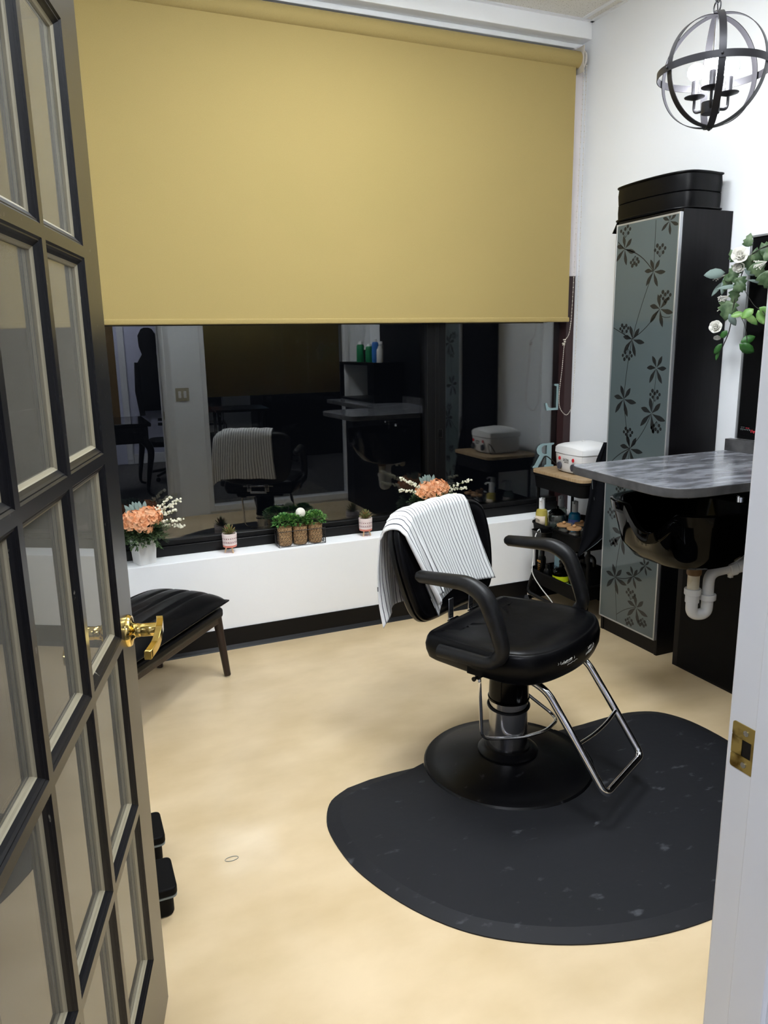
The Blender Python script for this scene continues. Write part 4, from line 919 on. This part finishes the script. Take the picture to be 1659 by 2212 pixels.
# ------------------------------------------------------------------ floor mat
BCX, BCY = 1.375, 2.12
mt = [(.79, 2.216), (.715, 2.170), (.670, 2.09), (.652, 2.00), (.660, 1.85), (.70, 1.71), (.765, 1.575), (.85, 1.465), (.96, 1.38), (1.10, 1.31), (1.27, 1.262), (1.45, 1.245), (1.63, 1.262), (1.80, 1.31), (1.94, 1.38), (2.05, 1.465), (2.13, 1.575), (2.185, 1.71), (2.212, 1.85), (2.215, 1.98), (2.195, 2.10), (2.14, 2.19), (2.05, 2.232), (1.95, 2.242), (1.80, 2.236)]
sm = [(p.x, p.y) for p in smooth_path([(x, y, 0) for x, y in mt], 4)]
RB = .306
a0 = math.asin((2.232-BCY)/RB); arc = [(BCX+RB*cos(a), BCY+RB*sin(a)) for a in [a0-(pi+2*a0)*i/28 for i in range(29)]]   # notch round the chair base
sm = sm+[(BCX+RB*cos(a0)+.02, 2.234)]+arc+[(BCX-RB*cos(a0)-.12, 2.236), (.88, 2.232)]
if sum(sm[i-1][0]*sm[i][1]-sm[i][0]*sm[i-1][1] for i in range(len(sm))) < 0: sm = sm[::-1]
def near_notch(p): return abs(sqrt((p[0]-BCX)**2+(p[1]-BCY)**2)-RB) < .012 and p[1] < 2.24
def matring(d, z):
    ins = inset(sm, d); return [((q if not near_notch(p) else p)[0], (q if not near_notch(p) else p)[1], z) for p, q in zip(sm, ins)]
b = MB(); b.rings([matring(0, .0), matring(0, .004), matring(.045, .016)]); b.build('floor_mat', 'rubbermat', smooth=False)
tag(bpy.data.objects['floor_mat'], 'large black rounded anti-fatigue mat on the floor around the salon chair base', 'mat')

# ------------------------------------------------------------------ salon chair
AZ = atan2(.46, .888)
ch = thing('salon_chair', 'black hydraulic salon chair with chrome footrest on a round base', 'salon chair', (BCX, BCY, 0), AZ)
MB().lathe([(.300, 0), (.303, .006), (.303, .014), (.297, .020), (.272, .022), (.262, .026), (.18, .045), (.12, .058), (.105, .060)], 72).build('base', 'baseblack', ch)
MB().lathe([(.108, .058), (.108, .066), (.095, .074), (.080, .078), (.078, .086), (.072, .088)], 48).build('base_collar', 'baseblack', ch)
MB().lathe([(.0685, .080), (.0685, .30)], 48).build('pump_cylinder', 'steel', ch)
MB().lathe([(.070, .262), (.073, .262), (.074, .270), (.071, .272), (.0705, .285), (.069, .33), (.069, .445)], 48).build('pump_sleeve', 'blackgloss', ch)
b = MB(); b.tube([(.0725*cos(2*pi*i/40), .0725*sin(2*pi*i/40), .238+.006*sin(2*pi*i/40+1)) for i in range(40)], .0042, 8, closed=True); b.build('rubber_ring', 'black', ch)
MB().box((-.17, -.16, .430), (.17, .16, .452)).build('seat_plate', 'blackmatte', ch, bevel=.004)
so = [(0.0, .190), (.15, .192), (.225, .188), (.252, .165), (.262, .10), (.272, 0), (.276, -.08), (.268, -.15), (.235, -.21), (.17, -.250), (.08, -.270), (0, -.275)]
so = so+[(-x, y) for x, y in so[::-1][1:-1]]
so = [(p.x, p.y) for p in smooth_path([(x, y, 0) for x, y in so], 5, True)]
if sum(so[i-1][0]*so[i][1]-so[i][0]*so[i-1][1] for i in range(len(so))) < 0: so = so[::-1]
def seat_ring(d, z, dish=0):
    out = []
    for p in inset(so, d):
        q = p[1]; zz = z+(-.006*(q+.05)/.2 if z > .5 else 0)
        out.append((p[0], p[1], zz-dish*(.0)))
    return out
b = MB(); lay = [(.06, .446), (.02, .448), (.006, .458), (-.004, .485), (-.006, .512), (.000, .536), (.006, .546), (.0105, .549), (.0145, .547), (.018, .5505), (.05, .556), (.10, .553), (.16, .549)]
R_ = [seat_ring(d, z) for d, z in lay[:-1]]
for k, s in ((0, .55), (1, .28), (2, .03)):
    R_.append([(p[0]*s, (p[1]+.03)*s-.03, .552-(.0, .003, .004)[k]) for p in so])
b.rings(R_); b.build('seat', 'vinyl', ch, angle=75)
# worn cracks along the front edge
random.seed(2); b = MB(); idx = [i for i, p in enumerate(so)]
def edge_pt(u, z):   # u = angle around the seat
    best = min(so, key=lambda p: abs(((atan2(p[1], p[0])-u+pi) % (2*pi))-pi)); L = sqrt(best[0]**2+best[1]**2); k = (L+(.0075 if z < .52 else .003-(z-.52)*.25))/L; return (best[0]*k, best[1]*k, z)
def sp2(u):      # interpolated radius
    for i in range(len(so)):
        a = atan2(so[i-1][1], so[i-1][0]); c = atan2(so[i][1], so[i][0]); d = ((c-a+pi) % (2*pi))-pi; e = ((u-a+pi) % (2*pi))-pi
        if d > 0 and 0 <= e <= d: t = e/d; return (so[i-1][0]*(1-t)+so[i][0]*t, so[i-1][1]*(1-t)+so[i][1]*t)
    return so[0]
def ep(u, z):
    p = sp2(u); L = sqrt(p[0]**2+p[1]**2); off = .0072 if z < .515 else .0065-(z-.515)*.27; k = (L+off)/L; return (p[0]*k, p[1]*k, z)
for uc, wdt in ((radians(-114), .17), (radians(-84), .13)):
    for i in range(9):
        u = uc+random.uniform(-wdt, wdt*.3); z = random.uniform(.492, .528); ln = random.uniform(.10, .22); pts = []
        for k in range(9): pts.append(ep(u+ln*k/8, z+random.uniform(-.0018, .0018)+.004*k/8))
        b.tube(pts, .0005, 4)
    for i in range(5):
        u = uc+random.uniform(-wdt*.7, wdt); pts = [ep(u+random.uniform(-.01, .01), .51+.004*k) for k in range(8)]; b.tube(pts, .0005, 4)
b.build('worn_cracks', 'inkwhite', ch)
# backrest, tilted
tilt = math.atan2(.095, .37)
bk = bpy.data.objects.new('backrest', None); C.objects.link(bk); bk.parent = ch; bk.location = (0, .214, .548); bk.rotation_euler = (-tilt, 0, 0)
bo_ = [(0, .002), (.12, .002), (.19, .012), (.235, .05), (.262, .13), (.278, .22), (.276, .31), (.255, .352), (.205, .379), (.10, .387), (0, .388)]
bo_ = bo_+[(-x, z) for x, z in bo_[::-1][1:-1]]
bo_ = [(p.x, p.y) for p in smooth_path([(x, z, 0) for x, z in bo_], 5, True)]
if sum(bo_[i-1][0]*bo_[i][1]-bo_[i][0]*bo_[i-1][1] for i in range(len(bo_))) < 0: bo_ = bo_[::-1]
def bring(d, y, s=None):
    pts = inset(bo_, d) if s is None else [(p[0]*s, (p[1]-.2)*s+.2) for p in bo_]
    return [(p[0], y+.045*(1-(p[0]/.28)**2)*0-.00+(-.03*(abs(p[0])/.28)**2), p[1]) for p in pts]
b = MB(); b.rings([bring(0, 0, .03), bring(0, .0, .5), bring(.05, -.001), bring(.025, .002), bring(.019, .006), bring(.016, .004), bring(.012, .005), bring(.002, .014), bring(-.001, .026), bring(.003, .033)]); b.build('back_cushion', 'vinyl', bk, angle=75)
b = MB(); b.rings([bring(.003, .032), bring(-.003, .035), bring(-.003, .050), bring(.006, .062), bring(.05, .068), bring(0, .070, .5), bring(0, .072, .03)]); b.build('back_shell', 'black', bk, angle=60)
MB().tube([(.26, .035, .175), (.305, .035, .175)], .006, 8).sphere((.308, .035, .175), .0125, 0, 14, 8).build('knob', 'black', bk)
b = MB()
for x in (-.065, .065): b.box((x-.015, .202, .47), (x+.015, .208, .61)); b.box((x-.028, .180, .528), (x+.034, .202, .536))
b.box((-.11, .196, .505), (.11, .202, .515)); b.build('back_bracket', 'chrome', ch, bevel=.002)
MB().box((-.06, .10, .455), (.06, .20, .475)).build('recline_hinge', 'chrome', ch, bevel=.003)
for s in (-1, 1):
    x = s*.285
    p = fillet([(x, .175, .752), (x, -.01, .764), (x, -.075, .735), (x, -.118, .64), (x, -.142, .560), (x, -.10, .515), (x, .10, .512)], .045, 7)
    n = len(p); rr = [.0235+.0055*sin(pi*min(1, i/n*1.5)) if i < n*.8 else .021 for i in range(n)]; rr[0] = .019
    p = [p[0]+Vector((0, .020, 0)), p[0]+Vector((0, .013, 0))]+p; rr = [.004, .014]+rr; rr[2] = .021
    b = MB(); b.tube(p+[p[-1]+Vector((0, .008, 0))], rr+[.006], 16, flat=(1, 1.05)); b.build('armrest', 'armrub', ch)
    MB().box((s*.215, -.06, .455), (s*.275, .0, .505)).build('arm_bracket', 'blackmatte', ch, bevel=.003)
fx = .147
b = MB(); pth = [(-fx, .02, .425), (-fx, -.165, .430), (-fx, -.225, .405), (-fx, -.33, .262), (-fx, -.432, .118), (fx, -.432, .118), (fx, -.33, .262), (fx, -.225, .405), (fx, -.165, .430), (fx, .02, .425)]
b.tube(fillet(pth, .030, 7), .0125, 14); b.build('footrest_frame', 'chrome', ch)
MB().tube(smooth_path([(-fx, -.335, .258), (-.05, -.345, .256), (.05, -.345, .256), (fx, -.335, .258)], 5), .0065, 10).build('footrest_crossbar', 'chrome', ch)
b = MB()
for y in (-.10, -.02): b.at(loc=(-fx-.012, y, .455), rot=(0, -pi/2, 0)).lathe([(.009, 0), (.009, .004), (.006, .007)], 6)
b.build('bolt', 'chrome', ch)
b = MB(); pth = [(-.07, .02, .400), (-.165, .02, .398), (-.172, .015, .385), (-.160, .01, .17), (-.10, -.015, .150), (-.02, -.075, .140), (.07, -.115, .140), (.155, -.115, .145), (.175, -.08, .155), (.12, .0, .235), (.065, .05, .33)]
b.tube(fillet(pth, .03, 6), .0062, 10); b.build('pump_lever', 'chrome', ch)
b = MB(); b.at(loc=(-.155, .02, .40), rot=(0, -pi/2, 0)).lathe([(.010, -.02), (.010, .022), (.005, .024), (.005, .040), (.008, .041), (.008, .046)], 12); b.build('lever_clamp', 'black', ch)

# striped towel over the backrest
random.seed(9)
tk = thing('striped_towel', 'white towel with dark stripes draped over the salon chair backrest', 'towel', (BCX, BCY, 0), AZ)
U, V = 90, 84; vs = []; uvs = []; fs = []
ctl, stl = cos(tilt), sin(tilt)
def back_to_chair(x, y, z):   # backrest frame -> chair frame
    return (x, .214+y*ctl+z*stl, .548-y*stl+z*ctl)
def top_at(x):                # height of the backrest edge at x
    return .389-.008*(abs(x)/.2)**2 if abs(x) < .2 else .381-.18*((abs(x)-.2)/.08)**1.6*.35-.012
def towel_pt(u, v):
    # u 0..1 across (left to right), v 0..1 from front hem over the top to the rear hem
    xl, xr = -.262, .158; x = xl+(xr-xl)*u
    fr = .272+.05*u; rr = .315
    tot = fr+.075+rr; s = v*tot
    # cloth narrows and slants towards the right lower down on the front
    zt = top_at(x)
    if s < fr:
        d = fr-s; k = d/fr
        xx = x+.115*k*(1-u)**1.2+.055*k*u
        z = zt-d; y = -.012-.03*(xx/.28)**2-.007*sin(u*17+k*2.5)*k-.010*k*abs(sin(u*9))*k
        if u < .28: y -= .014*k*(1-u/.28)*sin(u*60)
        return back_to_chair(xx, y-.004, z)
    if s < fr+.075:
        a = (s-fr)/.075*pi; return back_to_chair(x, .029-.043*cos(a)-.03*(x/.28)**2*.6, zt+.007+.018*sin(a)+.002*sin(u*30))
    d = s-fr-.075; k = d/rr
    p = back_to_chair(x, .075-.03*(x/.28)**2*.5, zt-.002)
    return (x-.012*k*sin(u*5)-.030*k*(1-u), p[1]+.010+.055*k*(1-k)+.010*k*sin(u*19+k*3)-.035*k, p[2]-d*.985)
for i in range(U+1):
    for k in range(V+1):
        vs.append(towel_pt(i/U, k/V)); uvs.append((i/U, k/V))
for i in range(U):
    for k in range(V): a = i*(V+1)+k; fs.append((a, a+V+1, a+V+2, a+1))
b = MB(); b.add(vs, fs); b.uv = uvs; b.build('towel', 'towelm', tk, angle=180, solid=.004)
# second folded layer peeping out under the front hem
vs = []; uvs = []; fs = []
for i in range(41):
    for k in range(11):
        u = .02+.60*i/40; d = .20+.125*k/10-.03*(i/40); x = -.262+.42*u; kk = d/.33; xx = x+.115*kk*(1-u)**1.2+.055*kk*u
        vs.append(back_to_chair(xx, -.0065-.03*(xx/.28)**2, top_at(x)-d)); uvs.append((u*1.05+.01, .5+k*.02))
for i in range(40):
    for k in range(10): a = i*11+k; fs.append((a, a+1, a+12, a+11))
b = MB(); b.add(vs, fs); b.uv = uvs; b.build('under_fold', 'towelm', tk, angle=180, solid=.002)

# ------------------------------------------------------------------ pendant lamp
PX, PY, PZ, PR = 2.02, 2.01, 2.323, .164
pd = thing('pendant_lamp', 'black metal orb pendant lamp with three lit bulbs hanging on a chain', 'pendant lamp', (PX, PY, PZ))
def band(nrm, wdt=.021, r=PR, name='band'):
    nrm = Vector(nrm).normalized(); u = nrm.orthogonal().normalized(); w = nrm.cross(u); rg = []
    for i in range(96):
        a = 2*pi*i/96; o = u*cos(a)+w*sin(a); rg.append([tuple(o*(r-.001)-nrm*wdt/2), tuple(o*(r+.0012)-nrm*wdt/2), tuple(o*(r+.0012)+nrm*wdt/2), tuple(o*(r-.001)+nrm*wdt/2)])
    rg.append(rg[0]); b = MB(); b.rings(rg, 0, True, False, False); return b.build(name, 'pendant', pd, angle=30)
az0 = atan2(PY, PX)      # line of sight, so that one hoop is seen nearly edge on
for k, da in enumerate((8, 68, 128)):
    a = az0+radians(da)+pi/2; band((cos(a), sin(a), 0), r=PR-.002*k, name='hoop')
band((0, 0, 1), r=PR+.003, name='hoop')
b = MB()
for da in (8, 68, 128):
    for s in (0, pi):
        a = az0+radians(da)+s; b.sphere(((PR+.006)*cos(a), (PR+.006)*sin(a), 0), .004, 0, 8, 6)
b.sphere((0, 0, -PR-.003), .006, 0, 10, 6); b.build('rivet', 'pendant', pd)
MB().lathe([(.004, -.10), (.004, PR)], 10).build('stem', 'chrome', pd)
MB().lathe([(.027, -.122), (.028, -.118), (.028, -.088), (.02, -.084)], 28).build('hub', 'pendant', pd)
for k in range(3):
    a = az0+radians(60+120*k); c_, s_ = cos(a), sin(a)
    MB().tube(fillet([(c_*.025, s_*.025, -.108), (c_*.058, s_*.058, -.108), (c_*.058, s_*.058, -.066)], .02), .0045, 8).build('arm', 'pendant', pd)
    cd = MB().at(loc=(c_*.058, s_*.058, 0)).lathe([(.004, -.070), (.031, -.061), (.032, -.059), (.012, -.060), (.0105, -.058), (.0105, -.012), (.008, -.011)], 24).build('candle_holder', 'pendant', pd)
    MB().sphere((c_*.058, s_*.058, .014), .026, 0, 20, 14).build('bulb', 'bulb', cd)
b = MB(); zc = PR+.0
b.tube([(.017*cos(2*pi*i/20+pi/2)*cos(az0+.6), .017*cos(2*pi*i/20+pi/2)*sin(az0+.6), zc+.020+.019*sin(2*pi*i/20+pi/2)) for i in range(20)], .0022, 6, closed=True)
for k in range(21):
    z = zc+.048+k*.0305; ax = az0+.6+(pi/2 if k % 2 else 0)+.3
    b.tube([(.008*cos(2*pi*i/12)*cos(ax), .008*cos(2*pi*i/12)*sin(ax), z+.019*sin(2*pi*i/12)) for i in range(12)], .0018, 5, closed=True)
b.tube([(.004, 0, zc), (-.006, .003, zc+.1), (.005, -.002, zc+.25), (-.004, 0, zc+.45), (0, 0, ZC-PZ)], .0022, 6); b.at(loc=(0, 0, ZC-PZ)).lathe([(.05, -.022), (.06, -.012), (.06, 0)], 28); b.build('chain', 'pendant', pd)

# ------------------------------------------------------------------ ceiling lamps
def troffer(x, y, m, label, sx=.6, sy=.6):
    t = thing('ceiling_light', label, 'ceiling light', (x, y, ZC))
    b = MB(); b.box((-sx/2, -sy/2, -.012), (-sx/2+.02, sy/2, 0)); b.box((sx/2-.02, -sy/2, -.012), (sx/2, sy/2, 0)); b.box((-sx/2+.02, -sy/2, -.012), (sx/2-.02, -sy/2+.02, 0)); b.box((-sx/2+.02, sy/2-.02, -.012), (sx/2-.02, sy/2, 0)); b.build('frame', 'trimwhite', t)
    MB().box((-sx/2+.02, -sy/2+.02, -.007), (sx/2-.02, sy/2-.02, -.002)).build('diffuser', m, t, smooth=False)
troffer(1.23, 2.48, 'led', 'square ceiling light panel above the salon chair')
troffer(1.23, 1.27, 'led', 'square ceiling light panel just inside the doorway')
troffer(-.62, -.25, 'ledhall', 'ceiling light panel in the hall to the left of the doorway')
troffer(.65, -2.0, 'ledhall', 'ceiling light panel above the coat wall in the hall')
troffer(3.0, -3.4, 'ledsalon', 'ceiling light panel in the dark main salon')

# ------------------------------------------------------------------ hall and main salon (seen in the dark window)
struct(MB().box((-3, -6.3, -.02), (6, -6.2, 3.3)).build('wall_far', 'wall', smooth=False))
struct(MB().box((-3.1, -6.2, -.02), (-3, .6, 3.3)).box((6, -6.2, -.02), (6.1, .6, 3.3)).build('wall_side', 'wall', smooth=False))
struct(MB().box((-3, -3.0, 0), (1.5, -2.88, ZC)).build('wall_hall', 'hallwall', smooth=False))
struct(MB().box((.86, -2.88, 0), (1.5, -2.862, .13)).box((.80, -2.88, .0), (.88, -2.85, 2.2)).build('baseboard_hall', 'trimwhite', bevel=.003))
tag(MB().box((.36, -2.878, .60), (.76, -2.872, 2.6)).build('roller_blind', 'brownblind'), 'narrow brown blind panel in the hall reflected beside the black door edge', 'blind')
cr = thing('coat_rack', 'black coat rack with curled hooks on the hall wall', 'coat rack', (1.25, -2.88, 1.66))
MB().box((-.16, 0, -.03), (.22, .02, .03)).build('rail', 'black', cr)
for x in (-.05, .05, .15): MB().tube(smooth_path([(x, .02, .0), (x, .06, .01), (x, .07, .05), (x+.02, .07, .07)], 5), .005, 6).build('hook', 'black', cr)
b = MB(); prof = [(1.76, 0, .03, .02), (1.74, .0, .07, .05), (1.66, 0, .115, .08), (1.52, .0, .11, .09), (1.42, .01, .09, .08), (1.36, .01, .13, .08), (1.28, .0, .165, .09), (1.1, .0, .165, .10), (.9, .0, .17, .10), (.72, .0, .175, .10), (.70, .0, .16, .08)]
b.rings([[(1.165+cx+w*cos(a), -2.80+d*.7*sin(a), z) for a in [2*pi*i/28 for i in range(28)]] for z, cx, w, d in prof[::-1]]); b.tube([(1.02, -2.79, 1.32), (1.005, -2.78, .95), (1.03, -2.77, .64)], [.04, .045, .035], 10); b.tube([(1.31, -2.79, 1.32), (1.335, -2.78, .95), (1.30, -2.77, .64)], [.04, .045, .035], 10)
tag(b.build('coat', 'coat'), 'black hooded coat hanging on the hall wall', 'coat')
dk = thing('desk', 'dark wooden desk with curved legs in the hall', 'desk', (.50, -.78, 0))
MB().box((-.38, -.45, .73), (.36, .45, .765)).build('desk_top', 'blackgloss', dk, bevel=.006); MB().box((-.34, -.42, .56), (.33, .42, .73)).build('drawer_body', 'black', dk, bevel=.01)
for sx in (-1, 1):
    for sy in (-1, 1): MB().tube(smooth_path([(sx*.29, sy*.38, .58), (sx*.34, sy*.42, .48), (sx*.31, sy*.40, .25), (sx*.29, sy*.39, .06), (sx*.34, sy*.42, .015)], 5), [.045-.03*min(1, i/16) for i in range(21)], 10).build('leg', 'black', dk)
oc = thing('office_chair', 'black office swivel chair beside the hall desk', 'office chair', (1.18, -1.45, 0), -1.45)
MB().prism(rrect(-.24, -.24, .24, .24, .12, 6), .40, .47, 'z').build('seat', 'blackmatte', oc, bevel=.02); MB().prism(rrect(-.22, .62, .22, 1.05, .1, 6), .22, .28, 'y').build('backrest', 'blackmatte', oc, bevel=.02)
MB().tube([(0, 0, .10), (0, 0, .40)], .03, 12).box((-.03, .2, .42), (.03, .25, .7)).build('column', 'black', oc)
for k in range(5):
    a = 2*pi*k/5; MB().tube([(0, 0, .12), (.28*cos(a), .28*sin(a), .075)], [.025, .016], 8).build('foot', 'black', oc); MB().sphere((.28*cos(a), .28*sin(a), .03), .03, 0, 12, 8).build('caster', 'black', oc)
for s in (-1, 1): MB().tube(fillet([(s*.24, .1, .44), (s*.30, .1, .50), (s*.30, .12, .66), (s*.29, -.12, .67)], .05), .018, 10).build('armrest', 'black', oc)
# salon furniture behind the interior window
tb = thing('tray_table', 'black work table with turned legs in the dark main salon', 'table', (2.10, -1.95, 0), .1)
MB().box((-.30, -.35, .72), (.35, .35, .75)).box((-.26, -.31, .35), (.31, .31, .37)).build('table_top', 'black', tb, bevel=.004)
for sx in (-.26, .31):
    for sy in (-.31, .31): MB().at(loc=(sx, sy, 0)).lathe([(.03, 0), (.02, .03), (.018, .1), (.024, .35), (.018, .6), (.028, .7), (.028, .72)], 12).build('leg', 'black', tb)
mo = thing('computer', 'silver desktop computer seen in the dark reflected salon', 'computer', (2.75, -2.75, .92), .4)
MB().prism(rrect(-.22, .05, .22, .36, .01, 3), -.01, .01, 'y').build('monitor', 'alu', mo); MB().box((-.20, .0105, .08), (.20, .012, .34)).build('screen', 'screen', mo); MB().box((-.06, -.05, 0), (.06, .05, .01)).box((-.02, -.01, 0), (.02, 0, .08)).build('stand', 'alu', mo)
de = thing('reception_desk', 'black reception desk carrying the computer in the dark salon', 'desk', (3.25, -2.8, 0)); MB().box((-.7, -.35, 0), (.9, .35, .92)).build('counter', 'black', de, bevel=.01)
fc = thing('folding_chair', 'black and chrome folding chair in the dark salon', 'chair', (1.95, -3.2, 0), .3)
MB().box((-.22, -.2, .44), (.22, .2, .47)).build('seat', 'black', fc, bevel=.01); MB().box((-.22, .2, .62), (.22, .23, .88)).build('backrest', 'black', fc, bevel=.01)
for s in (-1, 1): MB().tube(fillet([(s*.23, -.22, .0), (s*.23, -.15, .42), (s*.23, .22, .50), (s*.23, .23, .88)], .05), .011, 10).tube([(s*.21, .25, 0), (s*.21, -.1, .44)], .011, 8).build('chair_frame', 'chrome', fc)
# shelf unit of the styling station by the doorway wall with its bottles
su2 = thing('shelf_unit', 'black shelf unit on the worktop reflected in the window, bottles on top', 'shelf', (2.62, 1.12, .998))
MB().box((-.10, -.42, 0), (.18, .42, .02)).box((-.10, -.42, .32), (.18, .42, .345)).box((-.10, -.42, .02), (.18, -.40, .32)).box((-.10, .40, .02), (.18, .42, .32)).box((.17, -.4, .02), (.18, .4, .32)).build('shelf_body', 'black', su2, bevel=.002)
for i, (y, r, h, m, nm, lb) in enumerate(((1.40, .03, .19, 'blueb', 'spray_can', 'blue aerosol can on the black shelf unit'), (1.26, .033, .15, 'greenb', 'bottle', 'green bottle with white cap beside the blue can'), (1.05, .036, .17, 'greenb', 'bottle', 'green bottle at the end of the shelf row'), (1.50, .028, .13, 'pumpwhite', 'bottle', 'white bottle left of the blue can'), (1.17, .018, .12, 'black', 'bottle', 'thin black bottle between the green bottles'), (1.46, .022, .17, 'pumpgrey', 'bottle', 'grey pump bottle behind the white bottle'))):
    t = thing(nm, lb, 'bottle', (2.60+(.03 if i == 5 else 0), y, 1.343), 0, 'bottles on the black shelf unit')
    MB().lathe([(r*.95, 0), (r, .004), (r, h*.82), (r*.8, h*.9), (r*.5, h*.93)], 20).build('body', m, t); MB().lathe([(r*.62, h*.92), (r*.62, h), (r*.4, h+.01)], 14).build('cap', 'pumpwhite', t)

# ------------------------------------------------------------------ small marks on the floor
tag(MB().tube([(.02*cos(2*pi*i/16), .010*sin(2*pi*i/16), 0) for i in range(16)], .0009, 5, closed=True).build('hair_tie', 'inkgrey', loc=(.345, 2.02, .001)), 'tiny elastic hair tie lying on the beige floor', 'hair tie')

# ------------------------------------------------------------------ world, camera, view
wld = bpy.data.worlds.new('night'); sc.world = wld; wld.use_nodes = True
wld.node_tree.nodes['Background'].inputs[0].default_value = (.010, .012, .018, 1); wld.node_tree.nodes['Background'].inputs[1].default_value = .05
yaw, pitch, roll, F = 0.4035478, 0.2185060, -0.0184396, 1635.423
fv = Vector((sin(yaw)*cos(pitch), cos(yaw)*cos(pitch), -sin(pitch))); rv = Vector((cos(yaw), -sin(yaw), 0)); uv_ = rv.cross(fv)
r2 = rv*cos(roll)+uv_*sin(roll); u2 = -rv*sin(roll)+uv_*cos(roll)
cd = bpy.data.cameras.new('camera'); cam = bpy.data.objects.new('camera', cd); C.objects.link(cam)
cam.matrix_world = Matrix(((r2.x, u2.x, -fv.x, 0), (r2.y, u2.y, -fv.y, 0), (r2.z, u2.z, -fv.z, 1.5), (0, 0, 0, 1)))
cd.sensor_fit = 'VERTICAL'; cd.sensor_height = 36; cd.lens = F/2212*36; cd.clip_start = .02
sc.camera = cam
sc.view_settings.view_transform = 'Standard'; sc.view_settings.look = 'None'; sc.view_settings.gamma = 1; sc.view_settings.exposure = 1.78; sc.view_settings.use_curve_mapping = False
